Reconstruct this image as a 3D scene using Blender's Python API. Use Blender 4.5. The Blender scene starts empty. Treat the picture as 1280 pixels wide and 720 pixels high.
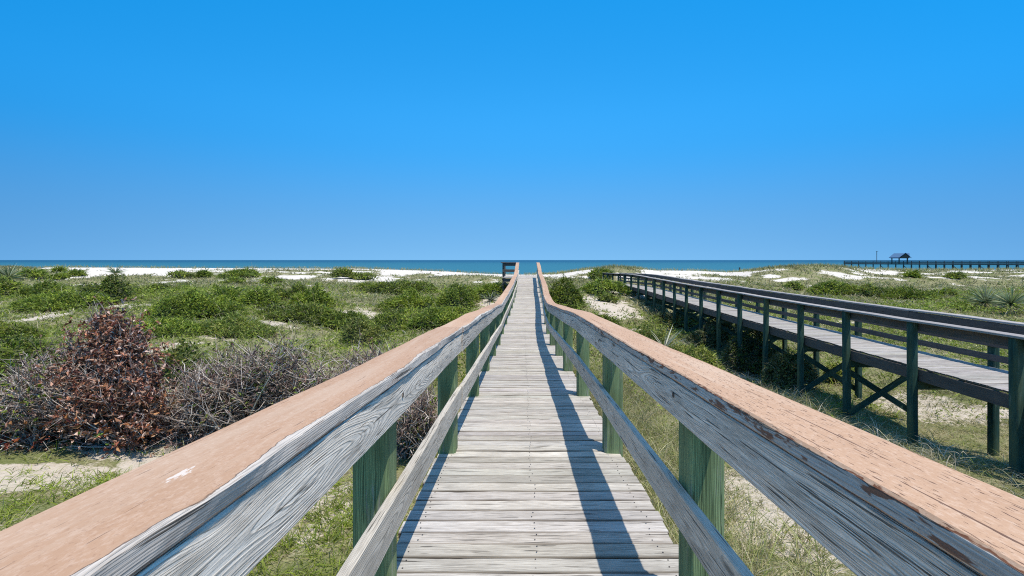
import bpy, math, random
import numpy as np
from mathutils import Vector

random.seed(7)
rng = np.random.default_rng(11)
S = bpy.context.scene
COL = S.collection

# ------------------------------------------------------------------ camera, sky, sun, exposure
CAMX, CAMZ, F = -0.065, 8.0, 584.0           # F: focal length in pixels of a 1280-wide picture
HX, HY = 653.0, 325.0                        # vanishing point and horizon in that picture
cam_d = bpy.data.cameras.new('camera')
cam = bpy.data.objects.new('camera', cam_d); COL.objects.link(cam)
cam.location = (CAMX, 0, CAMZ); cam.rotation_euler = (math.radians(90), 0, 0)
cam_d.sensor_width = 36; cam_d.lens = 36 * F / 1280
cam_d.shift_x = -(HX - 640) / 1280; cam_d.shift_y = -(360 - HY) / 1280
cam_d.clip_start = 0.05; cam_d.clip_end = 120000
S.camera = cam

SUN_K = Vector((0.25, -0.24, 1.0))           # towards the sun
world = bpy.data.worlds.new('World'); S.world = world; world.use_nodes = True
wn = world.node_tree; wn.nodes.clear()
sky = wn.nodes.new('ShaderNodeTexSky'); sky.sky_type = 'NISHITA'; sky.sun_disc = False
sky.sun_elevation = math.atan2(1.0, math.hypot(SUN_K.x, SUN_K.y))
sky.sun_rotation = math.atan2(SUN_K.x, SUN_K.y)
sky.air_density = 1.0; sky.dust_density = 0.0; sky.ozone_density = 1.0; sky.altitude = 0
hs = wn.nodes.new('ShaderNodeHueSaturation')
hs.inputs['Saturation'].default_value = 1.4; hs.inputs['Value'].default_value = 1.0
hs.inputs['Hue'].default_value = 0.492
bg = wn.nodes.new('ShaderNodeBackground'); bg.inputs['Strength'].default_value = 0.13
wo = wn.nodes.new('ShaderNodeOutputWorld')
tc = wn.nodes.new('ShaderNodeTexCoord'); mp_ = wn.nodes.new('ShaderNodeMapping'); nz = wn.nodes.new('ShaderNodeVectorMath'); nz.operation = 'NORMALIZE'
mp_.inputs['Location'].default_value = (0, 0, 0.24); mp_.inputs['Scale'].default_value = (0.45, 1, 0.9)
wn.links.new(tc.outputs['Generated'], mp_.inputs['Vector']); wn.links.new(mp_.outputs[0], nz.inputs[0]); wn.links.new(nz.outputs[0], sky.inputs['Vector'])
sz = wn.nodes.new('ShaderNodeSeparateXYZ'); wn.links.new(tc.outputs['Generated'], sz.inputs[0])
for sock, a_, b_ in (('Saturation', 1.32, 1.465), ('Value', 1.05, 1.63)):
    mr = wn.nodes.new('ShaderNodeMapRange'); mr.inputs[1].default_value = 0.0; mr.inputs[2].default_value = 0.24 if sock == 'Saturation' else 0.31; mr.interpolation_type = 'SMOOTHSTEP'; mr.inputs[3].default_value = a_; mr.inputs[4].default_value = b_
    wn.links.new(sz.outputs[2], mr.inputs[0]); wn.links.new(mr.outputs[0], hs.inputs[sock])
zen = wn.nodes.new('ShaderNodeMapRange'); zen.inputs[1].default_value = 0.5; zen.inputs[2].default_value = 0.85; zen.inputs[3].default_value = 1.0; zen.inputs[4].default_value = 0.85
wn.links.new(sz.outputs[2], zen.inputs[0])                      # the deep blue towards the zenith
zs = wn.nodes.new('ShaderNodeMapRange'); zs.inputs[1].default_value = 0.5; zs.inputs[2].default_value = 0.85; zs.inputs[3].default_value = 0.0; zs.inputs[4].default_value = 0.50
wn.links.new(sz.outputs[2], zs.inputs[0]); zq = wn.nodes.new('ShaderNodeMath'); zq.operation = 'SUBTRACT'
wn.links.new(hs.inputs['Saturation'].links[0].from_socket, zq.inputs[0]); wn.links.new(zs.outputs[0], zq.inputs[1]); wn.links.new(zq.outputs[0], hs.inputs['Saturation'])
zm = wn.nodes.new('ShaderNodeMath'); zm.operation = 'MULTIPLY'; wn.links.new(mr.outputs[0], zm.inputs[0]); wn.links.new(zen.outputs[0], zm.inputs[1]); wn.links.new(zm.outputs[0], hs.inputs['Value'])
wn.links.new(sky.outputs[0], hs.inputs['Color']); wn.links.new(hs.outputs[0], bg.inputs[0])
wn.links.new(bg.outputs[0], wo.inputs[0])
sun_d = bpy.data.lights.new('sun', 'SUN'); sun_d.energy = 4.1; sun_d.angle = math.radians(0.5)
sun_d.color = (1.0, 0.94, 0.85)
sun = bpy.data.objects.new('sun', sun_d); COL.objects.link(sun)
sun.rotation_euler = (-SUN_K).to_track_quat('-Z', 'Y').to_euler()
sun.location = (10, -5, 60)
S.view_settings.view_transform = 'Standard'; S.view_settings.look = 'None'
S.view_settings.exposure = 0.35; S.view_settings.gamma = 1.0; S.view_settings.use_curve_mapping = False
S.cycles.max_bounces = 6; S.cycles.transparent_max_bounces = 8
S.cycles.use_denoising = False; S.cycles.filter_width = 1.1; S.cycles.sample_clamp_indirect = 4.0

# ------------------------------------------------------------------ numeric helpers
def hash2(ix, iy, seed):
    h = (ix.astype(np.int64) * 374761393 + iy.astype(np.int64) * 668265263 + seed * 982451653) & 0xffffffff
    h = ((h ^ (h >> 13)) * 1274126177) & 0xffffffff
    return ((h ^ (h >> 16)) & 0xffff) / 65535.0
def vnoise(x, y, seed=0):
    x = np.asarray(x, float); y = np.asarray(y, float)
    ix = np.floor(x); iy = np.floor(y); fx = x - ix; fy = y - iy
    fx = fx * fx * (3 - 2 * fx); fy = fy * fy * (3 - 2 * fy)
    a = hash2(ix, iy, seed); b = hash2(ix + 1, iy, seed); c = hash2(ix, iy + 1, seed); d = hash2(ix + 1, iy + 1, seed)
    return (a * (1 - fx) + b * fx) * (1 - fy) + (c * (1 - fx) + d * fx) * fy
def fbm(x, y, seed=0, o=4):
    s = 0; a = 0.5; t = 0
    for i in range(o):
        s = s + a * vnoise(np.asarray(x) * 2 ** i + i * 7.3, np.asarray(y) * 2 ** i - i * 3.1, seed + i); t += a; a *= 0.5
    return s / t
def sstep(a, b, x):
    t = np.clip((np.asarray(x, float) - a) / (b - a), 0, 1); return t * t * (3 - 2 * t)
def smooth_curve(xs, ys):
    """monotone-ish smooth interpolation through points (cubic hermite, finite difference tangents)"""
    xs = np.array(xs, float); ys = np.array(ys, float); m = np.gradient(ys, xs)
    def f(x):
        x = np.asarray(x, float); i = np.clip(np.searchsorted(xs, x) - 1, 0, len(xs) - 2)
        h = xs[i + 1] - xs[i]; t = np.clip((x - xs[i]) / h, -0.2, 1.2)
        return ((2*t**3 - 3*t**2 + 1) * ys[i] + (t**3 - 2*t**2 + t) * h * m[i]
                + (-2*t**3 + 3*t**2) * ys[i+1] + (t**3 - t**2) * h * m[i+1])
    return f

# ------------------------------------------------------------------ object helpers
def tag(o, label=None, cat=None, group=None, kind=None):
    if label: o['label'] = label
    if cat: o['category'] = cat
    if group: o['group'] = group
    if kind: o['kind'] = kind
    return o
def empty(name, loc=(0, 0, 0)):
    o = bpy.data.objects.new(name, None); COL.objects.link(o); o.location = loc; o.empty_display_size = 0.2
    return o
def link_mesh(name, me, mat, parent=None, loc=None):
    o = bpy.data.objects.new(name, me); COL.objects.link(o)
    if mat is not None: me.materials.append(mat)
    if parent is not None:
        o.parent = parent
        o.matrix_parent_inverse.identity()
        if loc is None: o.location = -Vector(parent.location)      # vertices are written in world metres
    if loc is not None: o.location = loc
    return o
def np_mesh(name, V, faces, uv=None, col=None, smooth=False):
    """faces: list of arrays (n,k); uv: (nloops,2) in face order; col: (nverts,3)"""
    me = bpy.data.meshes.new(name)
    V = np.asarray(V, np.float32)
    me.vertices.add(len(V)); me.vertices.foreach_set('co', V.ravel())
    idx = np.concatenate([f.ravel() for f in faces]).astype(np.int32)
    sizes = np.concatenate([np.full(len(f), f.shape[1]) for f in faces]).astype(np.int32)
    starts = np.concatenate([[0], np.cumsum(sizes)[:-1]]).astype(np.int32)
    me.loops.add(len(idx)); me.loops.foreach_set('vertex_index', idx)
    me.polygons.add(len(sizes)); me.polygons.foreach_set('loop_start', starts); me.polygons.foreach_set('loop_total', sizes)
    if smooth: me.polygons.foreach_set('use_smooth', np.ones(len(sizes), bool))
    if uv is not None:
        l = me.uv_layers.new(name='UVMap'); l.data.foreach_set('uv', np.asarray(uv, np.float32).ravel())
    if col is not None:
        a = me.color_attributes.new('Col', 'FLOAT_COLOR', 'POINT')
        c = np.ones((len(V), 4), np.float32); c[:, :3] = col; a.data.foreach_set('color', c.ravel())
    me.update(); me.validate(); return me

class Mesh:
    """collects swept boards with metre UVs into one mesh"""
    def __init__(s): s.V = []; s.Fq = []; s.Ft = []; s.UV = []; s.n = 0; s.faces = []
    def sweep(s, P, A, B, sec, u0=0.0, v0=0.0, jit=None):
        """P (N,3) path; A,B (3,) or (N,3) the two section axes; sec (M,2) closed loop; uv: u along, v round the section"""
        P = np.asarray(P, float); N = len(P); sec = np.asarray(sec, float); M = len(sec)
        A = np.broadcast_to(np.asarray(A, float), (N, 3)); B = np.broadcast_to(np.asarray(B, float), (N, 3))
        sx = np.broadcast_to(sec[None, :, 0], (N, M)).copy(); sy = np.broadcast_to(sec[None, :, 1], (N, M)).copy()
        if jit is not None: dx, dy = jit(P, sec); sx += dx; sy += dy
        V = P[:, None, :] + sx[..., None] * A[:, None, :] + sy[..., None] * B[:, None, :]
        base = s.n; s.V.append(V.reshape(-1, 3)); s.n += N * M
        u = np.concatenate([[0], np.cumsum(np.linalg.norm(np.diff(P, axis=0), axis=1))]) + u0
        per = np.concatenate([[0], np.cumsum(np.linalg.norm(np.diff(np.vstack([sec, sec[:1]]), axis=0), axis=1))]) + v0
        for i in range(N - 1):
            for j in range(M):
                k = (j + 1) % M
                s.faces.append((base + i*M + j, base + i*M + k, base + (i+1)*M + k, base + (i+1)*M + j))
                s.UV += [(u[i], per[j]), (u[i], per[j+1]), (u[i+1], per[j+1]), (u[i+1], per[j])]
        for end, i in ((0, 0), (1, N - 1)):
            ids = [base + i*M + j for j in range(M)]
            uvs = [(u0 + sec[j, 0] * .2 + 5, v0 + sec[j, 1]) for j in range(M)]
            if end == 0: ids.reverse(); uvs.reverse()
            s.faces.append(tuple(ids)); s.UV += uvs
    def box(s, p0, p1, w, h, up=(0, 0, 1), c=0.004, u0=0.0, v0=0.0, n=1):
        p0 = np.array(p0, float); p1 = np.array(p1, float); t = p1 - p0; t /= np.linalg.norm(t)
        a = np.cross(t, np.array(up, float)); a /= np.linalg.norm(a); b = np.cross(a, t)
        P = p0 + (p1 - p0) * np.linspace(0, 1, n + 1)[:, None]
        s.sweep(P, a, b, rect(-w/2, w/2, -h/2, h/2, c), u0, v0)
    def tri_fan(s, pts):
        b = s.n; s.V.append(np.array(pts, float)); s.n += len(pts)
        s.faces.append(tuple(range(b, b + len(pts)))); s.UV += [(0, 0)] * len(pts)
    def build(s, name, mat, parent=None):
        me = bpy.data.meshes.new(name)
        V = np.concatenate(s.V)
        me.from_pydata(V.tolist(), [], s.faces)
        l = me.uv_layers.new(name='UVMap'); l.data.foreach_set('uv', np.array(s.UV, np.float32).ravel())
        me.update()
        return link_mesh(name, me, mat, parent)
def rect(x0, x1, y0, y1, c=0.004):
    """starts at the lower x0 corner, goes up the x0 side, over the top, down the x1 side"""
    return [(x0, y0 + c), (x0, y1 - c), (x0 + c, y1), (x1 - c, y1), (x1, y1 - c), (x1, y0 + c), (x1 - c, y0), (x0 + c, y0)]

# ------------------------------------------------------------------ materials
class NT:
    def __init__(s, name):
        s.m = bpy.data.materials.new(name); s.m.use_nodes = True; s.t = s.m.node_tree; s.t.nodes.clear()
        s.out = s.t.nodes.new('ShaderNodeOutputMaterial')
    def n(s, typ, ins=None, **kw):
        nd = s.t.nodes.new(typ)
        for k, v in kw.items(): setattr(nd, k, v)
        for k, v in (ins or {}).items():
            sock = nd.inputs[k]
            if hasattr(v, 'is_linked') or isinstance(v, bpy.types.NodeSocket): s.t.links.new(v, sock)
            else: sock.default_value = v
        return nd
    def math(s, op, a, b=None, c=None, clamp=False):
        ins = {0: a}
        if b is not None: ins[1] = b
        if c is not None: ins[2] = c
        return s.n('ShaderNodeMath', ins, operation=op, use_clamp=clamp).outputs[0]
    def mix(s, f, a, b, blend='MIX'):
        nd = s.t.nodes.new('ShaderNodeMix'); nd.data_type = 'RGBA'; nd.blend_type = blend
        for sock, v in ((nd.inputs[0], f), (nd.inputs[6], a), (nd.inputs[7], b)):
            if isinstance(v, bpy.types.NodeSocket): s.t.links.new(v, sock)
            else: sock.default_value = (*v, 1) if isinstance(v, tuple) and len(v) == 3 else v
        return nd.outputs[2]
    def ramp(s, x, lo, hi, a=0.0, b=1.0):
        return s.n('ShaderNodeMapRange', {0: x, 1: lo, 2: hi, 3: a, 4: b}, interpolation_type='SMOOTHSTEP').outputs[0]
    def noise(s, vec, scale=1.0, detail=2.0, rough=0.5, dist=0.0):
        return s.n('ShaderNodeTexNoise', {'Vector': vec, 'Scale': scale, 'Detail': detail, 'Roughness': rough, 'Distortion': dist}).outputs[0]
    def comb(s, x, y, z=0.0): return s.n('ShaderNodeCombineXYZ', {0: x, 1: y, 2: z}).outputs[0]
    def surf(s, sh): s.t.links.new(sh, s.out.inputs['Surface'])

def wood_nodes(N, dark, light, ring=0.0056, contrast=1.0, streak=0.5, seed=0.0, per_object=True):
    """returns (colour, height, u, v, seed): grain made from cut growth rings, fibres, cracks and knots; UVs are metres"""
    uv = N.n('ShaderNodeUVMap', uv_map='UVMap').outputs[0]
    sp = N.n('ShaderNodeSeparateXYZ', {0: uv}); u, v = sp.outputs[0], sp.outputs[1]
    if per_object:
        rnd = N.n('ShaderNodeObjectInfo').outputs['Random']; sd = N.math('MULTIPLY_ADD', rnd, 91.0, seed)
    else:
        sd = N.n('ShaderNodeValue').outputs[0]; sd.default_value = seed
    wob = N.noise(N.comb(N.math('MULTIPLY', u, 1.3), N.math('MULTIPLY', v, 5.0), sd), 1.0, 2.0)
    vc = N.math('ADD', N.math('ADD', v, 0.075), N.math('MULTIPLY_ADD', wob, 0.07, -0.035))
    arch = N.noise(N.comb(N.math('MULTIPLY', u, 0.75), 3.3, N.math('ADD', sd, 17.0)), 1.0, 1.0)
    dep = N.math('MULTIPLY_ADD', arch, 0.24, -0.09)
    vor = N.n('ShaderNodeTexVoronoi', {'Vector': N.comb(N.math('MULTIPLY', u, 1.15), N.math('MULTIPLY', v, 5.5), sd), 'Scale': 1.0}).outputs['Distance']
    knot = N.ramp(vor, 0.22, 0.0)
    dep = N.math('ADD', dep, N.math('MULTIPLY', knot, 0.035))
    r = N.math('SQRT', N.math('ADD', N.math('MULTIPLY', vc, vc), N.math('MULTIPLY', dep, dep)))
    fine = N.noise(N.comb(N.math('MULTIPLY', u, 14.0), N.math('MULTIPLY', v, 230.0), sd), 1.0, 4.0, 0.65)
    r2 = N.math('MULTIPLY_ADD', fine, 0.0016, r)
    uneven = N.noise(N.comb(N.math('MULTIPLY', r, 55.0), N.math('MULTIPLY', u, 0.25), sd), 1.0, 3.0, 0.6)
    r2 = N.math('MULTIPLY_ADD', uneven, 0.020, r2)
    saw = N.math('FRACT', N.math('MULTIPLY', r2, 1.0 / ring))
    wave = N.math('SUBTRACT', N.ramp(saw, 0.0, 0.55), N.ramp(saw, 0.80, 1.0))
    amp = N.noise(N.comb(N.math('MULTIPLY', u, 2.6), N.math('MULTIPLY', v, 16.0), N.math('ADD', sd, 61.0)), 1.0, 3.0, 0.6)
    wave = N.math('MULTIPLY', wave, N.ramp(amp, 0.30, 0.62, 0.25, 1.0))
    blot = N.noise(N.comb(N.math('MULTIPLY', u, 4.0), N.math('MULTIPLY', v, 34.0), sd), 1.0, 5.0, 0.65)
    blot2 = N.noise(N.comb(N.math('MULTIPLY', u, 0.9), N.math('MULTIPLY', v, 3.0), N.math('ADD', sd, 5.0)), 1.0, 3.0, 0.6)
    crk = N.noise(N.comb(N.math('MULTIPLY', u, 3.4), N.math('MULTIPLY', v, 135.0), N.math('ADD', sd, 9.0)), 1.0, 2.0, 0.5)
    crack = N.ramp(crk, 0.635, 0.665)
    f = N.math('MULTIPLY_ADD', wave, 0.42 * contrast, 0.36)
    f = N.math('ADD', f, N.math('MULTIPLY_ADD', fine, 1.15 * contrast, -0.575 * contrast))
    f = N.math('ADD', f, N.math('MULTIPLY_ADD', blot, streak, -0.5 * streak))
    f = N.math('ADD', f, N.math('MULTIPLY_ADD', blot2, streak, -0.42 * streak), clamp=True)
    c = N.mix(f, dark, light)
    c = N.mix(N.math('MULTIPLY', crack, 0.85), c, tuple(x * 0.35 for x in dark))
    c = N.mix(N.ramp(vor, 0.10, 0.03), c, tuple(x * 0.5 for x in dark))
    h = N.math('ADD', N.math('MULTIPLY', wave, 0.6), N.math('MULTIPLY', fine, 0.5))
    h = N.math('SUBTRACT', h, N.math('MULTIPLY', crack, 0.9))
    return c, h, u, v, sd

def finish(N, col, height=None, rough=0.85, bump=0.6, dist=0.0025, spec=0.25):
    ins = {'Base Color': col, 'Roughness': rough, 'Specular IOR Level': spec}
    b = N.n('ShaderNodeBsdfPrincipled', ins)
    if height is not None:
        bp = N.n('ShaderNodeBump', {'Height': height, 'Strength': bump, 'Distance': dist}).outputs[0]
        N.t.links.new(bp, b.inputs['Normal'])
    N.surf(b.outputs[0]); return N.m

def weathered(name, dark, light, **kw):
    bump = kw.pop('bump', 0.7); tintrange = kw.pop('tint', 0.18)
    N = NT(name); c, h, u, v, sd = wood_nodes(N, dark, light, **kw)
    rnd = N.n('ShaderNodeObjectInfo').outputs['Random']
    c = N.mix(1.0, c, N.mix(rnd, (1 - tintrange,) * 3, (1 + tintrange * .4,) * 3), 'MULTIPLY')
    return finish(N, c, h, bump=bump)

M_RAIL = weathered('weathered_grey_wood', (0.19, 0.158, 0.12), (0.89, 0.785, 0.655), contrast=1.0, streak=0.42, bump=1.0)
M_LOWR = weathered('weathered_warm_rail_wood', (0.21, 0.17, 0.125), (0.82, 0.71, 0.575), contrast=0.8, streak=0.5, bump=0.7, seed=47.0)
M_RAILR = weathered('weathered_slate_wood', (0.17, 0.14, 0.108), (0.88, 0.75, 0.61), contrast=1.15, streak=0.45, bump=1.0, seed=31.0)
M_LOW = weathered('weathered_rail_wood', (0.20, 0.17, 0.13), (0.76, 0.69, 0.585), contrast=0.8, streak=0.5, bump=0.7, seed=63.0)
M_DARK = weathered('dark_brown_wood', (0.050, 0.042, 0.037), (0.170, 0.143, 0.124), contrast=0.5, streak=0.5, bump=0.4)
M_JOIST = weathered('old_joist_wood', (0.06, 0.055, 0.05), (0.20, 0.18, 0.16), contrast=0.6, bump=0.4)

def deck_mat(name, dark, light):
    N = NT(name)
    c, h, u, v, sd = wood_nodes(N, dark, light, ring=0.0085, contrast=0.8, streak=0.7, per_object=False)
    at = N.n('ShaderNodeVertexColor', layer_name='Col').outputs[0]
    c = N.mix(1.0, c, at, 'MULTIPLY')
    return finish(N, c, h, bump=0.6, dist=0.002)
M_DECK = deck_mat('bleached_deck_wood', (0.16, 0.133, 0.105), (0.63, 0.575, 0.505))
M_DECK2 = deck_mat('brown_deck_wood', (0.17, 0.155, 0.14), (0.50, 0.465, 0.425))
M_NAIL = finish(NT('nail_head'), (0.05, 0.04, 0.035, 1), rough=0.6)

def green_mat(name, g0, g1, wear):
    N = NT(name)
    c, h, u, v, sd = wood_nodes(N, (0.16, 0.155, 0.12), (0.42, 0.41, 0.34), contrast=0.6, streak=0.4)
    pat = N.noise(N.comb(N.math('MULTIPLY', u, 2.5), N.math('MULTIPLY', v, 14.0), sd), 1.0, 4.0, 0.6)
    pf = N.noise(N.comb(N.math('MULTIPLY', u, 5.0), N.math('MULTIPLY', v, 90.0), N.math('ADD', sd, 3.0)), 1.0, 2.0)
    gcol = N.mix(pat, g0, g1)
    gcol = N.mix(N.math('MULTIPLY', pf, 0.5), gcol, tuple(x * 0.45 for x in g0))
    gcol = N.mix(1.0, gcol, N.mix(N.ramp(h, 0.0, 1.0), (0.45, 0.46, 0.42), (1.45, 1.40, 1.30)), 'MULTIPLY')
    k = N.math('ADD', pat, N.math('MULTIPLY_ADD', pf, 0.5, -0.25))
    c = N.mix(N.math('MULTIPLY', N.ramp(k, 0.58, 0.78), wear), gcol, c); c = N.mix(N.math('MULTIPLY', N.ramp(N.noise(N.comb(N.math('MULTIPLY', u, 0.8), N.math('MULTIPLY', v, 5.0), N.math('ADD', sd, 21.0)), 1.0, 3.0), 0.45, 0.7), 0.6), c, (0.105, 0.125, 0.055))
    return finish(N, c, h, bump=0.5)
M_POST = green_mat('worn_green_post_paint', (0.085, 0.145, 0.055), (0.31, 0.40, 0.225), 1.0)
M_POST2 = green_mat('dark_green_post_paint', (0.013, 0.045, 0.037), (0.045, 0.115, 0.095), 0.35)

def cap_mat(name, right):
    N = NT(name)
    wc, h, u, v, sd = wood_nodes(N, (0.19, 0.16, 0.13), (0.72, 0.655, 0.57), contrast=0.9, streak=0.6, seed=5.0)
    rnd = N.n('ShaderNodeObjectInfo').outputs['Random']
    mott = N.noise(N.comb(N.math('MULTIPLY', u, 3.0), N.math('MULTIPLY', v, 9.0), sd), 1.0, 4.0, 0.65)
    grain = N.noise(N.comb(N.math('MULTIPLY', u, 60.0), N.math('MULTIPLY', v, 140.0), sd), 1.0, 3.0, 0.7)
    p = N.mix(mott, (0.40, 0.240, 0.142), (0.50, 0.32, 0.205))
    p = N.mix(N.math('MULTIPLY', N.ramp(grain, 0.45, 0.72), 0.40), p, (0.63, 0.475, 0.36))
    speck = N.noise(N.comb(N.math('MULTIPLY', u, 170.0), N.math('MULTIPLY', v, 230.0), sd), 1.0, 2.0, 0.6)
    p = N.mix(N.math('MULTIPLY', N.ramp(speck, 0.56, 0.72), 0.38), p, (0.25, 0.135, 0.085))
    fade = N.noise(N.comb(N.math('MULTIPLY', u, 0.8), N.math('MULTIPLY', v, 12.0), N.math('ADD', sd, 13.0)), 1.0, 5.0, 0.7)
    p = N.mix(N.math('MULTIPLY', N.ramp(fade, 0.48, 0.68), 0.40), p, (0.58, 0.45, 0.335))
    p = N.mix(N.math('MULTIPLY', N.ramp(fade, 0.44, 0.28), 0.35), p, (0.36, 0.22, 0.14))
    # hairline splits along the grain
    s1 = N.noise(N.comb(N.math('MULTIPLY', u, 24.0 if right else 7.0), N.math('MULTIPLY', v, 230.0 if right else 190.0), sd), 1.0, 2.0, 0.55)
    s2 = N.noise(N.comb(N.math('MULTIPLY', u, 1.1), N.math('MULTIPLY', v, 70.0), N.math('ADD', sd, 40.0)), 1.0, 2.0, 0.45)
    split = N.math('MAXIMUM', N.ramp(s1, 0.635 if right else 0.69, 0.67 if right else 0.73), N.ramp(s2, 0.675 if right else 0.715, 0.70 if right else 0.74))
    split = N.math('MULTIPLY', split, 0.9 if right else 0.6)
    p = N.mix(split, p, (0.11, 0.055, 0.035))
    # worn edge: u along the board, v = 0 at the inner upper arris (negative on the edge face)
    en = N.noise(N.comb(N.math('MULTIPLY', u, 1.7), 1.5, sd), 1.0, 5.0, 0.62)
    en2 = N.noise(N.comb(N.math('MULTIPLY', u, 22.0), N.math('MULTIPLY', v, 60.0), sd), 1.0, 3.0, 0.6)
    if right:
        lim = N.math('ADD', N.math('MULTIPLY_ADD', en, 0.030, -0.022), N.math('MULTIPLY_ADD', en2, 0.012, -0.006))
    else:
        lim = N.math('ADD', N.math('MULTIPLY_ADD', en, 0.075, -0.026), N.math('MULTIPLY_ADD', en2, 0.014, -0.007))
    ex = N.ramp(N.math('SUBTRACT', lim, v), -0.0012, 0.0012)
    outer = N.ramp(v, 0.196, 0.200)
    ex = N.math('MAXIMUM', ex, N.math('MULTIPLY', outer, N.ramp(en2, 0.4, 0.6)))
    # brown primer left along the boundary of the worn edge
    pr = N.math('MULTIPLY', N.ramp(N.math('SUBTRACT', N.math('ADD', lim, N.math('MULTIPLY_ADD', en2, 0.026, -0.009 if right else -0.019)), v), -0.001, 0.001),
                N.ramp(N.noise(N.comb(N.math('MULTIPLY', u, 6.5), N.math('MULTIPLY', v, 34.0), N.math('ADD', sd, 2.0)), 1.0, 5.0, 0.65), 0.47 if right else 0.55, 0.53 if right else 0.60))
    brown = N.mix(grain, (0.12, 0.045, 0.022), (0.24, 0.10, 0.05))
    c = N.mix(pr, p, brown)
    wc2 = N.mix(0.35, wc, (0.34, 0.30, 0.26)) if right else wc
    prk = N.math('MULTIPLY', pr, N.ramp(N.noise(N.comb(N.math('MULTIPLY', u, 12.0), N.math('MULTIPLY', v, 50.0), N.math('ADD', sd, 77.0)), 1.0, 3.0), 0.52, 0.58))
    keep = N.math('MULTIPLY', ex, N.math('SUBTRACT', 1.0, N.math('MULTIPLY', prk, 0.9 if right else 0.35)))
    c = N.mix(keep, c, wc2)
    rim = N.math('MULTIPLY', N.ramp(N.math('ABSOLUTE', N.math('SUBTRACT', lim, v)), 0.0016, 0.0004), 0.75)
    c = N.mix(rim, c, (0.10, 0.06, 0.04))
    if not right:   # a scraped whitish spot on the first board
        px = N.math('SUBTRACT', u, 0.80); py = N.math('SUBTRACT', v, 0.098)
        dd = N.math('SQRT', N.math('ADD', N.math('MULTIPLY', N.math('MULTIPLY', px, px), 700.0), N.math('MULTIPLY', N.math('MULTIPLY', py, py), 9000.0)))
        sp = N.ramp(N.math('ADD', dd, N.math('MULTIPLY_ADD', en2, 4.2, -2.1)), 0.80, 0.55)
        first = N.math('LESS_THAN', N.n('ShaderNodeObjectInfo').outputs['Object Index'], 0.5)
        c = N.mix(N.math('MULTIPLY', sp, N.math('SUBTRACT', 1.0, first)), c, (0.66, 0.58, 0.50))
    c = N.mix(1.0, c, N.mix(rnd, (0.86, 0.84, 0.84), (1.04, 1.04, 1.04)), 'MULTIPLY')
    hh = N.math('ADD', N.math('MULTIPLY', ex, N.math('MULTIPLY_ADD', h, 0.9, -1.2)), N.math('MULTIPLY', split, -0.8))
    hh = N.math('ADD', hh, N.math('MULTIPLY', grain, 0.12))
    return finish(N, c, hh, bump=0.7, dist=0.0022, rough=0.8)
M_CAPL = cap_mat('peach_cap_paint_worn', False)
M_CAPR = cap_mat('peach_cap_paint_cracked', True)

def leaf_mat(name, trans=0.30, rough=0.6, spec=0.3):
    N = NT(name)
    a = N.n('ShaderNodeVertexColor', layer_name='Col').outputs[0]
    b = N.n('ShaderNodeBsdfPrincipled', {'Base Color': a, 'Roughness': rough, 'Specular IOR Level': spec})
    t = N.n('ShaderNodeBsdfTranslucent', {'Color': a})
    mx = N.n('ShaderNodeMixShader', {0: trans, 1: b.outputs[0], 2: t.outputs[0]})
    N.surf(mx.outputs[0]); return N.m
M_LEAF = leaf_mat('green_leaves'); M_GRASS = leaf_mat('grass_blades', 0.35, 0.7, 0.2)
M_TWIG = leaf_mat('dead_twigs', 0.0, 0.9, 0.1); M_DRY = leaf_mat('dry_leaves', 0.2, 0.75, 0.2)

# ------------------------------------------------------------------ profiles of the two boardwalks (heights relative to the camera)
deck_h = smooth_curve([-4, -1, 0, 1.8, 3.64, 5.4, 7.2, 9.0, 11.1, 13.4, 18, 24.7, 29.6, 33],
                      [-1.15, -1.26, -1.30, -1.40, -1.50, -1.585, -1.725, -1.86, -2.00, -2.02, -1.90, -1.60, -1.12, -1.08])
deck_c = smooth_curve([-4, 8, 13, 18, 24.7, 29.6, 33], [0, 0, 0.012, 0.14, 0.235, 0.275, 0.28])
d2_x = smooth_curve([-4, 8, 11, 14.6, 20, 38, 46, 52], [8.62, 8.60, 8.59, 8.70, 8.82, 8.93, 8.60, 8.40])       # near rail line, world x
d2_h = smooth_curve([-4, 8, 20, 30, 38, 46, 52], [-2.34, -2.34, -2.35, -2.29, -2.20, -2.32, -2.40])
W2 = 1.62

# ------------------------------------------------------------------ terrain
def P3(px, py, d): return (CAMX + (px - HX) * d / F, d, -(py - HY) * d / F)
ctl = [(-9, -8, -2.9), (0, -8, -3.0), (9, -8, -3.4), (-30, -5, -2.9), (30, -5, -3.8), (0, 3, -3.1), (-4, 4, -3.0), (-9, 2, -2.95), (16, 3, -3.9), (-30, 10, -2.9), (40, 12, -3.9)]
for px, py, d in [(50, 600, 6.4), (50, 470, 12), (50, 400, 23), (50, 370, 38), (50, 352, 52), (300, 520, 9), (300, 450, 14), (300, 400, 24), (300, 364, 40),
                  (300, 352, 50), (480, 450, 14.5), (480, 400, 25), (560, 372, 38), (600, 357, 47), (640, 440, 15), (640, 370, 30), (950, 650, 6.4), (820, 560, 9), (770, 480, 14),
                  (1270, 591, 8.3), (1137, 556, 10.4), (1222, 568, 10.4), (1057, 522, 12.5), (1000, 500, 14.7), (957, 481, 16.9), (890, 450, 21), (830, 420, 26), (800, 395, 31),
                  (740, 425, 23), (760, 385, 31), (712, 388, 29), (780, 366, 40), (720, 352, 46), (1250, 520, 12.4), (1200, 440, 18.5), (1255, 390, 28), (1150, 370, 39),
                  (1150, 352, 52), (1000, 360, 46), (900, 352, 50), (-200, 400, 23), (-200, 355, 50), (1500, 400, 26), (1500, 356, 50), (-300, 470, 12), (1700, 480, 13)]:
    ctl.append(P3(px, py, d))
ctl = np.array(ctl)
def _phi(r2): return np.sqrt(r2 + 4.0)
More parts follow.
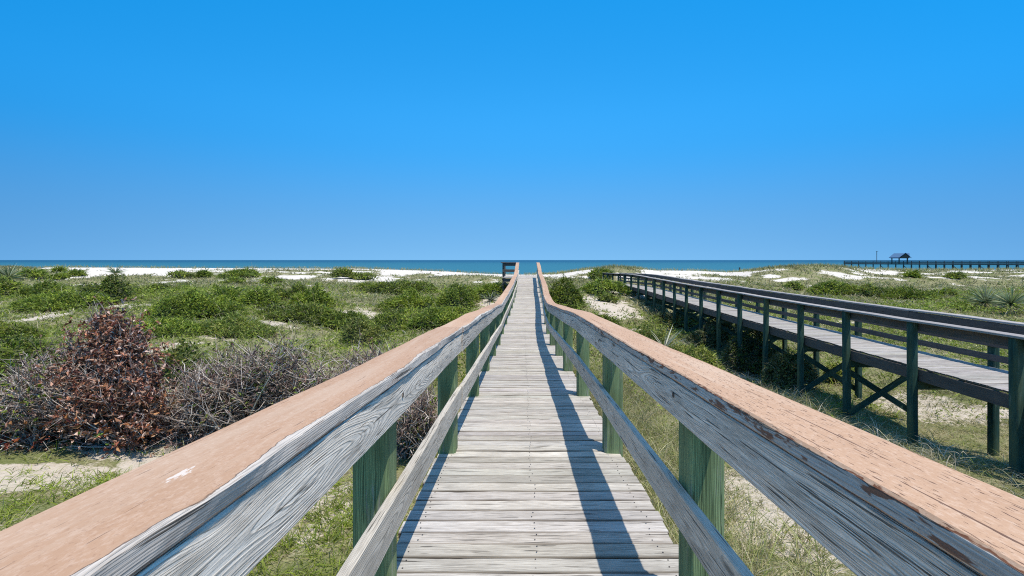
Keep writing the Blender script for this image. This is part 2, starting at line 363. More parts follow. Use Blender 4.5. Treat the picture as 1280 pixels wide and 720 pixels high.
_n = len(ctl)
_D2 = ((ctl[:, None, :2] - ctl[None, :, :2]) ** 2).sum(-1)
_A = np.zeros((_n + 3, _n + 3)); _A[:_n, :_n] = _phi(_D2) - np.eye(_n) * 0.03
_A[:_n, _n] = 1; _A[:_n, _n+1:] = ctl[:, :2]; _A[_n, :_n] = 1; _A[_n+1:, :_n] = ctl[:, :2].T
_w = np.linalg.solve(_A, np.concatenate([ctl[:, 2], [0, 0, 0]]))
CX = [-900, -300, 0, 25, 45, 60, 110, 200, 300, 420, 440, 520, 560, 600, 640, 690, 705, 735, 768, 790, 820, 870, 910, 930, 960, 1000, 1020, 1045, 1080, 1130, 1200, 1280, 1600, 2300]
CY = [337, 335, 334, 334.5, 335.5, 334.3, 334.5, 335, 335.2, 336, 335.5, 338, 339.5, 342, 343.5, 343, 341, 337, 333.8, 335.5, 338, 338.5, 340.5, 339.5, 335.5, 332.4, 332.2, 333.5, 336.3, 338, 337.5, 337, 337, 337]
CD = [76]*13 + [77, 78, 72, 68, 64, 62, 63, 72, 77, 77, 70, 63, 60, 60, 61, 68, 75, 76, 76, 78, 80]
_res = None
def px_of(x, y): return HX + (x - CAMX) * F / np.maximum(y, 1.0)
def crest(px):
    d = np.interp(px, CX, CD); return d, -(np.interp(px, CX, CY) - HY) * d / F
def ground(x, y):
    """height relative to the camera"""
    x = np.asarray(x, float); y = np.asarray(y, float)
    sh = x.shape; xf = x.ravel(); yf = y.ravel()
    yc = np.minimum(yf, 55.0); xc = xf * 55.0 / np.maximum(yf, 55.0)
    z = np.zeros(len(xf))
    for i0 in range(0, len(xf), 20000):
        s = slice(i0, i0 + 20000)
        r2 = (xc[s, None] - ctl[None, :, 0]) ** 2 + (yc[s, None] - ctl[None, :, 1]) ** 2
        z[s] = _phi(r2) @ _w[:_n] + _w[_n] + _w[_n+1] * xc[s] + _w[_n+2] * yc[s]
    px = px_of(xf, yf); cd, cz = crest(px)
    t = sstep(0, 1, (yf - 47) / np.maximum(cd - 47, 5)) ** 1.7
    bumps = (fbm(xf / 7.0, yf / 7.0, 3) - 0.5) * 1.15 * sstep(10, 24, yf) + (fbm(xf / 2.2, yf / 2.2, 9) - 0.5) * (0.16 + 0.14 * sstep(10, 30, yf))
    nearcrest = sstep(12, 3, np.abs(yf - cd))
    z = np.clip(z, -5.2, -1.2) + bumps * (1 - 0.85 * nearcrest)
    z = z * (1 - t) + cz * t + nearcrest * (fbm(xf / 3.0, yf / 9.0, 21) - 0.5) * 0.16
    # beyond the crest: down to the beach and under the sea
    b = sstep(0, 1, (yf - cd) / 42.0)
    z = np.where(yf > cd, cz * (1 - b) + (-10.5) * b, z)
    # stay clear of the decks
    lim1 = deck_h(np.clip(yf, -4, 33)) - 0.75
    m1 = sstep(2.6, 1.1, np.abs(xf - deck_c(np.clip(yf, -4, 33)))) * sstep(36, 32, yf)
    z = np.where(z > lim1, z * (1 - m1) + lim1 * m1, z)
    lim2 = d2_h(np.clip(yf, -4, 52)) - 0.55
    m2 = sstep(3.0, 1.2, np.abs(xf - d2_x(np.clip(yf, -4, 52)) - W2 / 2)) * sstep(56, 50, yf)
    z = np.where(z > lim2, z * (1 - m2) + lim2 * m2, z)
    return z.reshape(sh)
def hit(px, py, dmin=3.0, dmax=82.0):
    """first ground point seen at a pixel of the 1280x720 picture (used only to find where things stand)"""
    ds = np.geomspace(dmin, dmax, 500); x = CAMX + (px - HX) * ds / F
    zr = -(py - HY) * ds / F; g = ground(x, ds); below = np.where(zr <= g)[0]
    i = below[0] if len(below) else np.argmin(zr - g)
    return float(x[i]), float(ds[i]), float(g[i])

# bare sand, as ellipses on the ground found from where the photograph shows it: px, py, half width, half height, strength
sand_spots = [(40, 600, 130, 24, 1.0), (155, 385, 30, 6, .8), (32, 376, 12, 5, .7), (60, 392, 30, 4, .55), (545, 383, 24, 9, 1.0), (612, 379, 17, 8, 1.0), (345, 386, 17, 7, 1.0), (330, 380, 12, 5, .8),
              (172, 406, 18, 5, .7), (215, 434, 22, 10, .7), (120, 345, 12, 10, 1.0), (100, 357, 18, 3, .9), (765, 386, 40, 18, 1.2), (790, 369, 32, 6, 1.1), (745, 400, 16, 8, .9), (1190, 515, 70, 32, .55), (985, 660, 100, 80, .58),
              (1170, 347, 24, 2, .9), (1100, 342, 24, 2, .8), (1060, 346, 40, 4, .6), (1225, 341, 24, 2, .8), (1225, 347, 18, 3, .8), (985, 350, 26, 2.5, 1), (965, 346, 10, 4, 1), (290, 352, 60, 1.6, .8), (225, 352, 20, 2, .8),
              (435, 348, 60, 4, .9), (370, 347, 36, 4, .9), (860, 347, 60, 4, .9), (735, 347, 30, 2.5, .7), (700, 344, 26, 4, 1.0), (400, 650, 70, 60, .45)]
_ss = []
for px, py, rx, ry, st in sand_spots:
    x, y, z = hit(px, py); d0 = hit(px, py + ry)[1]; d1 = hit(px, py - ry)[1]
    _ss.append((x, (d0 + d1) / 2, rx * y / F, max((d1 - d0) / 2, 0.4), st))
def sandness(x, y):
    """0 covered .. 1 bare"""
    px = px_of(x, y); cd, cz = crest(px)
    n = fbm(x / 3.0, y / 3.0, 40, 5); n2 = fbm(x / 0.8, y / 0.8, 50, 3)
    n3 = fbm(x / 2.2, y / 5.0, 60, 4)
    s = sstep(0.58, 0.72, n * 0.75 + n2 * 0.25) * 0.65
    for cx, cy, rx, ry, st in _ss:
        r = np.sqrt(((x - cx) / rx) ** 2 + ((y - cy) / ry) ** 2) + (n2 - 0.5) * 0.9 + (n - 0.5) * 0.6
        s = np.maximum(s, st * sstep(1.1, 0.6, r))
    band = np.interp(px, [-400, 0, 35, 55, 735, 748, 797, 808, 930, 945, 1050, 1075, 1700], [.8, .2, .4, 1.1, 1.1, 0, 0, 1.1, 1.1, .1, .1, .85, .85])
    width = np.interp(px, [-400, 0, 60, 110, 215, 235, 340, 350, 470, 520, 600, 650, 700, 740, 820, 930, 1080, 1280], [14, 8, 8, 19, 19, 12, 13, 19, 19, 15, 17, 20, 11, 6, 12, 12, 12, 12])
    mixed = np.interp(px, [0, 50, 60, 105, 115, 215, 240, 340, 350, 470, 480, 1050, 1080], [1, 1, .8, .8, .4, .4, .55, .6, 1, 1, .3, .3, 1])
    q = (cd - y) / width
    b = band * (1 - sstep(.72, 1.08, q + (n3 - .5) * .5 + (n2 - .5) * .4)) * (1 - mixed * sstep(.40, .50, fbm(x / 3.2, y / 2.4, 61, 4)) * sstep(0, .35, q))
    b = np.where(y > cd + 4, np.maximum(b, 0.6), b)
    return np.clip(np.maximum(s, b), 0, 1)

# ground sheet
rows = np.concatenate([np.linspace(-14, 2, 60), np.linspace(2.1, 16, 130), np.linspace(16.2, 46, 130), np.linspace(46.4, 88, 120), np.linspace(89, 150, 30), [200, 400, 1200]])
sc = np.linspace(-1, 1, 430)
gx = np.sign(sc) * np.abs(sc) ** 1.15
GX = gx[None, :] * (16 + 1.55 * np.abs(rows)[:, None]); GY = np.broadcast_to(rows[:, None], GX.shape)
GZ = ground(GX, GY); SN = sandness(GX, GY)
micro = (fbm(GX / 0.35, GY / 0.35, 70, 3) - 0.5) * 0.07 * (1 - sstep(20, 40, GY)[...])
V = np.stack([GX, GY, GZ + micro + CAMZ], -1).reshape(-1, 3)
R, C = GX.shape; ii = (np.arange(R - 1)[:, None] * C + np.arange(C - 1)[None, :]).ravel()
quads = np.stack([ii, ii + 1, ii + C + 1, ii + C], 1)
gme = np_mesh('dune_ground', V, [quads], col=np.repeat(SN.reshape(-1, 1), 3, 1), smooth=True)
N = NT('dune_sand_and_ground_cover')
pos = N.n('ShaderNodeNewGeometry').outputs['Position']
cov = N.n('ShaderNodeSeparateColor', {0: N.n('ShaderNodeVertexColor', layer_name='Col').outputs[0]}).outputs[0]
n_f = N.noise(pos, 30.0, 4.0, 0.7); n_m = N.noise(pos, 6.0, 4.0, 0.65); n_g = N.noise(pos, 1.1, 3.0, 0.6); n_s = N.noise(pos, 110.0, 2.0, 0.6)
gsp = N.n('ShaderNodeSeparateXYZ', {0: pos}); clean = N.ramp(gsp.outputs[1], 34.0, 56.0)      # the blown sand of the ridge is cleaner than the sand inland
sandc = N.mix(n_m, N.mix(clean, (0.40, 0.33, 0.25), (0.54, 0.48, 0.41)), N.mix(clean, (0.63, 0.555, 0.46), (0.73, 0.675, 0.60))); sandc = N.mix(N.math('MULTIPLY', N.ramp(n_f, 0.60, 0.70), 0.5), sandc, (0.24, 0.20, 0.15))
sandc = N.mix(N.math('MULTIPLY', n_s, 0.25), sandc, (0.42, 0.36, 0.29))
cov_c = N.mix(N.ramp(n_f, 0.35, 0.65), (0.14, 0.125, 0.06), (0.33, 0.30, 0.17)); cov_c = N.mix(N.math('MULTIPLY', N.ramp(n_g, 0.42, 0.62), 0.6), cov_c, (0.10, 0.135, 0.025))
k = N.math('ADD', cov, N.math('ADD', N.math('MULTIPLY_ADD', n_m, 0.9, -0.45), N.math('MULTIPLY_ADD', n_f, 0.6, -0.3)))
gcol = N.mix(N.ramp(k, 0.34, 0.56), cov_c, sandc)
gmat = finish(N, gcol, N.math('ADD', n_f, N.math('MULTIPLY', n_m, 1.5)), rough=0.95, bump=0.6, dist=0.04, spec=0.1)
tag(link_mesh('dune_ground', gme, gmat), kind='structure')

# sea: one sheet to the horizon
ys = np.concatenate([np.linspace(95, 400, 20), np.geomspace(430, 60000, 24)])
xs = np.linspace(-1, 1, 41)
SX = xs[None, :] * (500 + 1.9 * ys[:, None]); SY = np.broadcast_to(ys[:, None], SX.shape)
V = np.stack([SX, SY, np.full(SX.shape, 0.0)], -1).reshape(-1, 3); R, C = SX.shape
ii = (np.arange(R - 1)[:, None] * C + np.arange(C - 1)[None, :]).ravel()
sme = np_mesh('sea', V, [np.stack([ii, ii + 1, ii + C + 1, ii + C], 1)], smooth=True)
N = NT('sea_water'); pos = N.n('ShaderNodeNewGeometry').outputs['Position']
sp = N.n('ShaderNodeSeparateXYZ', {0: pos})
w1 = N.noise(N.comb(N.math('MULTIPLY', sp.outputs[0], 0.05), N.math('MULTIPLY', sp.outputs[1], 0.16), 0.0), 1.0, 4.0, 0.6)
w2 = N.noise(N.comb(N.math('MULTIPLY', sp.outputs[0], 0.004), N.math('MULTIPLY', sp.outputs[1], 0.02), 3.0), 1.0, 4.0, 0.6)
far = N.ramp(sp.outputs[1], 150.0, 2500.0)
wc = N.mix(far, (0.030, 0.135, 0.170), (0.010, 0.064, 0.122)); wc = N.mix(N.math('MULTIPLY', w2, 0.35), wc, (0.035, 0.12, 0.16))
smat = finish(N, wc, w1, rough=0.45, bump=0.9, dist=1.2, spec=0.12)
tag(link_mesh('sea', sme, smat), kind='structure')

# ------------------------------------------------------------------ main boardwalk
PH = 0.14
bw = tag(empty('boardwalk', (0, 1.8, float(ground(np.array([0.]), np.array([1.8]))[0]) + CAMZ)),
         'weathered grey boardwalk with peach painted handrails running straight over the dunes to the sea', 'boardwalk')
def planks(name, mat, dmin, dmax, pitch, xa, xb, hfun, parent, seed, nails=True, extra=None):
    r = np.random.default_rng(seed); V = []; Fc = []; UV = []; Cc = []; n = 0; nails_v = []
    d = dmin; k = 0
    while d < dmax:
        w = pitch * r.uniform(0.93, 1.05); g = r.uniform(0.004, 0.011); y0 = d + g / 2; y1 = d + w - g / 2
        m = (y0 + y1) / 2; x0 = xa(m) + r.normal(0, 0.008); x1 = xb(m) + r.normal(0, 0.008)
        xs = np.linspace(x0, x1, 7); zj = r.normal(0, 0.0018); roll = r.normal(0, 0.010); cup = r.normal(0, 0.002, 7)
        c = 0.008; sec = [(y0, -0.036), (y0, -c), (y0 + c, 0), (m, -0.0015), (y1 - c, 0), (y1, -c), (y1, -0.036)]
        u0 = r.uniform(0, 60); v0 = r.uniform(0, 60); tint = r.normal(0.94, 0.09); tc = np.array([1.0, 1.0 + r.normal(0, .012), 1.0 + r.normal(-.01, .025)]) * min(max(tint, .68), 1.08)
        skew = r.normal(0, 0.0025)
        sx = (xs - xs[0]) / (xs[-1] - xs[0]) - .5
        for i, x in enumerate(xs):
            for (yy, zz) in sec: V.append((x, yy + skew * sx[i], CAMZ + float(hfun(yy)) + zz + zj + cup[i] + roll * (yy - m))); Cc.append(tc * (np.array([.30, .26, .22]) if zz < -.005 else 1))  # plank sides coloured dark: the shade of the gaps painted in with the dirt
        S7 = len(sec)
        for i in range(len(xs) - 1):
            for j in range(S7):
                q = (j + 1) % S7
                Fc.append((n + i*S7 + j, n + (i+1)*S7 + j, n + (i+1)*S7 + q, n + i*S7 + q))
                vv = lambda t: v0 + t * w / 4
                UV += [(u0 + xs[i], vv(j)), (u0 + xs[i+1], vv(j)), (u0 + xs[i+1], vv(j+1)), (u0 + xs[i], vv(j+1))]
        for i, rev in ((0, True), (len(xs) - 1, False)):
            ids = [n + i*S7 + j for j in range(S7)]; ids = ids if rev else ids[::-1]
            Fc.append(tuple(ids)); UV += [(u0 + 3, v0 + .02 * j) for j in range(S7)]
        n += len(xs) * S7
        if nails and d < 14:
            for xn in (x0 + 0.10, (x0 + x1) / 2 + r.normal(0, .006), x1 - 0.10):
                for yy in (y0 + w * .25, y0 + w * .72):
                    nails_v.append((xn + r.normal(0, .006), yy + r.normal(0, .004), CAMZ + float(hfun(yy)) + zj + 0.0022))
        d += w; k += 1
    nf = len(Fc)
    for (x, y, z) in nails_v:                      # nail heads, set flush in the boards
        for t in np.linspace(0, 2 * math.pi, 7)[:-1]: V.append((x + .0042 * math.cos(t), y + .0042 * math.sin(t), z)); Cc.append((1, 1, 1))
        Fc.append(tuple(range(n, n + 6))); UV += [(0, 0)] * 6; n += 6
    me = bpy.data.meshes.new(name); me.from_pydata(V, [], Fc)
    me.uv_layers.new(name='UVMap').data.foreach_set('uv', np.array(UV, np.float32).ravel())
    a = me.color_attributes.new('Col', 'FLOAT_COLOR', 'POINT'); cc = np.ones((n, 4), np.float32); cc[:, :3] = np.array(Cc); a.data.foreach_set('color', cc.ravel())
    o = link_mesh(name, me, mat, parent)
    if nails_v:
        me.materials.append(M_NAIL); mi = np.zeros(len(me.polygons), np.int32); mi[nf:] = 1; me.polygons.foreach_set('material_index', mi)
    return o
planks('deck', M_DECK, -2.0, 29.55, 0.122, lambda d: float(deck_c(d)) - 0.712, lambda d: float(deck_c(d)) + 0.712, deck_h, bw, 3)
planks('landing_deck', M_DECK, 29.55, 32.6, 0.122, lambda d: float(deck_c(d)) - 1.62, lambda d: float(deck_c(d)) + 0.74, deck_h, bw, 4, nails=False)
# joists under the planks
for dx in (-0.62, 0.0, 0.62):
    ys = np.arange(-2, 32.5, 0.5); m = Mesh()
    P = np.stack([deck_c(ys) + dx, ys, CAMZ + deck_h(ys) - 0.05], 1)
    m.sweep(P, (1, 0, 0), (0, 0, 1), rect(-.02, .02, -.20, 0)); m.build('joist', M_JOIST, bw)
posts_d = [1.80 + 1.826 * k for k in range(-1, 16)]
for sgn in (-1, 1):
    for i, d in enumerate(posts_d):
        x = float(deck_c(d)) + sgn * 0.652; zt = float(deck_h(d)) + 0.925 + CAMZ; zb = float(ground(np.array([x]), np.array([d]))[0]) + CAMZ - 0.3
        m = Mesh(); yc = d + 0.07; rr = np.random.default_rng(i + (50 if sgn > 0 else 0)); tw = rr.normal(0, .008, 2)
        P = np.array([(x + tw[0] * (1 - t), yc + tw[1] * (1 - t), zb + (zt - zb) * t) for t in np.linspace(0, 1, 8)])
        m.sweep(P, (1, 0, 0), (0, -1, 0), rect(-.07, .07, -.07, .07, .014), u0=i * 3.0); m.build('post', M_POST, bw)
        # a bolt through rail and post
        if i < 7:
            mb = Mesh()
            for zz in (0.86,):
                cx = float(deck_c(d)) + sgn * 0.5405; z = float(deck_h(d)) + zz + CAMZ
                mb.tri_fan([(cx - sgn * .001, yc + .011 * math.cos(t), z + .011 * math.sin(t)) for t in np.linspace(0, 2 * math.pi, 9)[:-1]][::-sgn])
            mb.build('bolt_head', M_NAIL, bw)
def run(name, mat, sgn, x_in, thick, z0, z1, d0, d1, seed, amp=0.004, chip=0.0, dz=0.0):
    """one board of a railing: inner face at x_in from the centre line, sgn -1 left / +1 right"""
    r = np.random.default_rng(seed); n = max(int((d1 - d0) / 0.05), 2); ys = np.linspace(d0 + 0.002, d1 - 0.002, n)
    rj = np.random.default_rng(int(d0 * 10) + 500 + (1000 if sgn > 0 else 0)); kj = 0.0 if d0 < 3 else 1.0; off = rj.normal(0, 0.004) * kj; t = (ys - d0) / (d1 - d0)     # cap and rails of one bay bend together
    bow = (t - t * t) * 4 * rj.normal(0, .008) * kj; zb = (t - t * t) * 4 * rj.normal(0, .006) * kj + dz
    wob = (fbm(ys * 1.3, ys * 0 + (3 if sgn > 0 else 8), 80, 3) - .5) * .010 * (1 if z0 > .6 else .6) * sstep(.5, 3, ys)
    if z0 > .6: wob = wob + (.013 if sgn < 0 else -.014) * np.exp(-(np.maximum(ys, 0) / 1.7) ** 2)   # the posts here stand a little high on the left, low on the right
    P = np.stack([deck_c(ys) + sgn * x_in + off + bow, ys, CAMZ + deck_h(ys) + zb + wob], 1)
    h = z1 - z0; c = 0.004 if chip == 0 else 0.006
    sec = np.array([(0, z0 + c), (0, z1 - c), (c, z1), (thick * .33, z1), (thick * .67, z1), (thick - c, z1), (thick, z1 - c), (thick, z0 + c), (thick - c, z0), (c, z0)])
    def jit(P, sec):
        dx = np.zeros((len(P), len(sec))); dy = np.zeros_like(dx)
        e1 = (fbm(ys * 4.0, ys * 0 + seed + 3, 81, 4) - .45) * chip; e2 = (fbm(ys * 3.0, ys * 0 + seed + 9, 82, 4) - .45) * chip
        dx[:, 0] += e2; dx[:, 1] += e1 * 1.2; dx[:, 2] += e1; dy[:, 2] -= np.abs(e1) * .3; dx[:, 5] += e2 * .7; dx[:, 6] += e2 * .7; dy[:, 0] += e1 * .3
        return dx, dy
    m = Mesh(); m.sweep(P, (sgn, 0, 0), (0, 0, 1), sec, u0=0.0, v0=-(h - 2 * c) - 0.003, jit=jit)
    if sgn > 0: m.faces = [f[::-1] for f in m.faces]; uvs = m.UV; out = []; k = 0
    if sgn > 0:
        for f in m.faces: out += uvs[k:k + len(f)][::-1]; k += len(f)
        m.UV = out
    o = m.build(name, mat, bw); o.data.polygons.foreach_set('use_smooth', np.zeros(len(o.data.polygons), bool)); return o
joints = [-2.0, -0.02, 3.70, 7.35, 10.98, 14.66, 18.3, 21.95, 25.6, 29.4]
for sgn in (-1, 1):
    sd = 100 if sgn < 0 else 200
    for j in range(len(joints) - 1):
        a, b = joints[j], joints[j + 1]
        cp = run('cap_rail', M_CAPL if sgn < 0 else M_CAPR, sgn, 0.535, 0.198, 0.93, 0.973, a, b, sd + j, amp=0.006, chip=0.016, dz=0.0)
        if j == 1: cp.pass_index = 1
        run('top_rail', M_RAIL if sgn < 0 else M_RAILR, sgn, 0.543, 0.037, 0.780, 0.923, a, b, sd + 20 + j, amp=0.002)
        run('lower_rail', M_LOW if sgn < 0 else M_LOWR, sgn, 0.543, 0.037, 0.356, 0.50, a, b, sd + 40 + j, amp=0.003)
# side railing of the landing at the far end
y = 29.7; zc = CAMZ + float(deck_h(y)); xl = float(deck_c(y)) - 1.56; xr = float(deck_c(y)) - 0.75
for nm, z0, z1 in (('landing_cap', .93, .973), ('landing_rail', .74, .925), ('landing_rail', .35, .52)):
    m = Mesh(); m.box((xl - .05, y, zc + (z0 + z1) / 2), (xr, y, zc + (z0 + z1) / 2), .19 if 'cap' in nm else .037, z1 - z0); m.build(nm, M_DARK, bw)
for x in (xl,):
    for yy in (29.8, 32.3):
        m = Mesh(); m.box((x, yy, zc - 1.9), (x, yy, zc + .925), .11, .11, up=(0, 1, 0)); m.build('post', M_DARK, bw)
m = Mesh(); m.box((xl - .07, 29.8, zc + .951), (xl - .07, 32.5, zc + .951), .19, .043); m.build('landing_cap', M_DARK, bw)
m = Mesh(); m.box((xl + .1, 29.9, zc + .43), (xl + .1, 32.5, zc + .43), .037, .17); m.build('landing_rail', M_DARK, bw)
m = Mesh(); m.box((xl + .02, 29.62, zc - .17), (float(deck_c(30)) + .7, 29.62, zc - .17), .04, .20); m.build('joist', M_JOIST, bw)
m = Mesh(); m.box((xl + .05, 29.75, zc - .25), (xl + .75, 29.75, zc - 1.0), .09, .14, up=(0, 1, 0)); m.build('brace', M_JOIST, bw)

# ------------------------------------------------------------------ second boardwalk on tall piles
b2 = tag(empty('boardwalk', (9.4, 8.3, float(ground(np.array([9.4]), np.array([8.3]))[0]) + CAMZ)),
         'raised neighbouring boardwalk on dark green piles with brown railings and X braces', 'boardwalk')
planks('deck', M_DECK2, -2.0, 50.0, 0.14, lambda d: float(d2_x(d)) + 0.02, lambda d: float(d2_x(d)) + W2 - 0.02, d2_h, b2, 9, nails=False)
pd2 = [-0.48 + 2.15 * k for k in range(24)]
for k, d in enumerate(pd2):
    xs2 = []
    for side in (0, 1):
        x = float(d2_x(d)) + (-.085 if side == 0 else W2 + .085); zg = float(ground(np.array([x]), np.array([d]))[0]) + CAMZ
        zt = CAMZ + float(d2_h(d)) + 0.985; r = np.random.default_rng(300 + 2 * k + side); tw = r.normal(0, .02, 2)
        m = Mesh(); P = np.array([(x + tw[0] * (1 - t), d + tw[1] * (1 - t), zg - .3 + (zt - zg + .3) * t) for t in np.linspace(0, 1, 8)])
        a8 = [(.082 * math.copysign(abs(math.cos(t)) ** .55, math.cos(t)), .082 * math.copysign(abs(math.sin(t)) ** .55, math.sin(t))) for t in np.linspace(0, 2 * math.pi, 17)[:-1]]
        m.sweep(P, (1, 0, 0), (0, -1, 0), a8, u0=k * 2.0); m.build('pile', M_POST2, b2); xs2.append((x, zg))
    zd = CAMZ + float(d2_h(d))
    m = Mesh(); m.box((xs2[0][0] + .08, d, zd - .40), (xs2[1][0] - .08, d, zd - .40), .07, .20); m.build('cross_beam', M_POST2, b2)
    drop = zd - max(xs2[0][1], xs2[1][1])
    if k not in (4, 5) and drop > 1.0:
        zt = zd - .55; zb = zd - min(drop - .15, 1.7)
        for q, (a, b_) in enumerate(((zt, zb), (zb, zt))):
            yy = d + (-.11 if q else .11)
            m = Mesh(); m.box((xs2[0][0], yy, a), (xs2[1][0], yy, b_), .045, .15, up=(0, 0, 1)); m.build('brace', M_POST2, b2)
def run2(name, mat, x0, x1, z0, z1, d0, d1, seed):
    ys = np.linspace(d0, d1, max(int((d1 - d0) / .4), 2) + 1); r = np.random.default_rng(seed)
    P = np.stack([d2_x(ys) + (fbm(ys * .8, ys * 0 + seed, 5) - .5) * .02, ys, CAMZ + d2_h(ys) + (fbm(ys * .7, ys * 0 + seed, 6) - .5) * .03], 1)
    m = Mesh(); m.sweep(P, (1, 0, 0), (0, 0, 1), rect(x0, x1, z0, z1, .006)); m.faces = m.faces; return m.build(name, mat, b2)
jj = [-2, 3.82, 5.97, 12.42, 18.87, 25.32, 31.77, 38.22, 49.0]
M_CAP2 = weathered('grey_brown_cap_wood', (0.20, 0.18, 0.165), (0.47, 0.43, 0.40), contrast=0.5, streak=0.4, bump=0.4)
for j in range(len(jj) - 1):
    a, b = jj[j] + .003, jj[j + 1] - .003
    run2('cap_rail', M_CAP2, -.20, .05, .990, 1.035, a, b, 10 + j)
    run2('top_rail', M_DARK, .0, .04, .79, .984, a, b, 30 + j)
    run2('cap_rail', M_CAP2, W2 - .05, W2 + .20, .990, 1.035, a, b, 50 + j)
    run2('top_rail', M_DARK, W2 - .04, W2, .79, .984, a, b, 70 + j)
    run2('lower_rail', M_DARK, W2 - .04, W2, .445, .585, a, b, 90 + j)
    run2('lower_rail', M_DARK, W2 - .04, W2, .14, .28, a, b, 110 + j)
    run2('rim_joist', M_DARK, .0, .045, -.30, -.045, a, b, 130 + j)
    run2('rim_joist', M_DARK, W2 - .045, W2, -.30, -.045, a, b, 150 + j)

# ------------------------------------------------------------------ distant fishing pier, its shelter and lamp post
A0 = np.array(P3(1055, 325, 214)); A1 = np.array(P3(1400, 325, 165)); A0[2] = A1[2] = 0
axd = (A1 - A0) / np.linalg.norm(A1 - A0); sidev = np.array([-axd[1], axd[0], 0.0]); Lp = np.linalg.norm(A1 - A0)
if sidev[1] > 0: sidev = -sidev          # towards the camera
zd = CAMZ - 1.55
M_PIER = weathered('brown_pier_wood', (0.085, 0.062, 0.050), (0.20, 0.155, 0.125), contrast=.4)
pier = tag(empty('pier', tuple(A0 + [0, 0, -1.0])), 'long dark wooden fishing pier standing in the sea at the far right', 'pier')
def pt(s, t, z): p = A0 + axd * s + sidev * t; return (p[0], p[1], z)
m = Mesh(); m.box(pt(0, 1.6, zd - .15), pt(Lp, 1.6, zd - .22), 3.4, .45, c=.02); m.build('deck', M_PIER, pier)
for t in (-.05, 3.25):
    m = Mesh(); m.box(pt(0, t, zd + 1.12), pt(Lp, t, zd + 1.12), .26, .22); m.build('handrail', M_PIER, pier)
    m = Mesh(); m.box(pt(0, t, zd + .62), pt(Lp, t, zd + .62), .06, .34); m.build('rail', M_PIER, pier)
    m = Mesh(); m.box(pt(0, t, zd + .25), pt(Lp, t, zd + .25), .06, .24); m.build('rail', M_PIER, pier)
M_PILE = weathered('pier_pile_wood', (0.07, 0.06, 0.052), (0.17, 0.15, 0.13), contrast=.4)
kk = 0; s = 0.3
while s < Lp:
    for t in (.1, 3.1):
        m = Mesh(); m.box(pt(s, t, -2), pt(s, t, zd - .3), .28, .28, up=(0, 1, 0)); m.build('pile', M_PILE, pier)
        m = Mesh(); m.box(pt(s, t - .12, zd), pt(s, t - .12, zd + 1.06), .12, .12, up=(0, 1, 0)); m.build('rail_post', M_PIER, pier)
    m = Mesh(); m.box(pt(s, -.1, zd - .5), pt(s, 3.4, zd - .5), .3, .35); m.build('cross_beam', M_PILE, pier)
    if kk % 3 == 2 and s < 45: m = Mesh(); m.box(pt(s, 3.3, zd - .9), pt(s + 2.4, 3.3, 3.0), .12, .25); m.build('brace', M_PILE, pier)
    s += 2.6; kk += 1
def s_at(px):
    best = min(np.linspace(0, Lp, 4000), key=lambda q: abs(px_of(pt(q, 1.6, 0)[0], pt(q, 1.6, 0)[1]) - px)); return best
s0 = s_at(1113); s1 = s_at(1135)
M_ROOF = finish(NT('blue_metal_roof'), (0.045, 0.115, 0.215, 1), rough=0.5)
M_GABLE = finish(NT('brown_gable_boards'), (0.13, 0.075, 0.055, 1), rough=0.8)
sh = tag(empty('pier_shelter', pt((s0 + s1) / 2, 1.6, zd)), 'open shelter with a pitched blue metal roof standing on the distant pier', 'shelter')
ze = zd + 2.5; zr = zd + 4.3
m = Mesh()
for sg in (-1, 1):
    e = [pt(s0 - .5, 1.6 + sg * 3.0, ze), pt(s1 + .5, 1.6 + sg * 3.0, ze), pt(s1 + .5, 1.6, zr), pt(s0 + 1.2, 1.6, zr)]
    up = [(x, y, z + .15) for x, y, z in e]; b = m.n; m.V.append(np.array(e + up, float)); m.n += 8
    for f in ((0, 1, 2, 3), (7, 6, 5, 4), (0, 4, 5, 1), (1, 5, 6, 2), (2, 6, 7, 3), (3, 7, 4, 0)): m.faces.append(tuple(b + q for q in f)); m.UV += [(0, 0)] * 4
rf = m.build('roof', M_ROOF, sh)
m = Mesh()
for q in (s1 + .3,):
    e = [pt(q, 1.6 - 2.8, ze + .05), pt(q, 1.6 + 2.8, ze + .05), pt(q, 1.6, zr - .05)]; e2 = [pt(q - .12, 1.6 - 2.8, ze + .05), pt(q - .12, 1.6 + 2.8, ze + .05), pt(q - .12, 1.6, zr - .05)]
    b = m.n; m.V.append(np.array(e + e2, float)); m.n += 6
    for f in ((0, 1, 2), (5, 4, 3), (0, 3, 4, 1), (1, 4, 5, 2), (2, 5, 3, 0)): m.faces.append(tuple(b + k_ for k_ in f)); m.UV += [(0, 0)] * len(f)
m.build('gable', M_GABLE, sh)
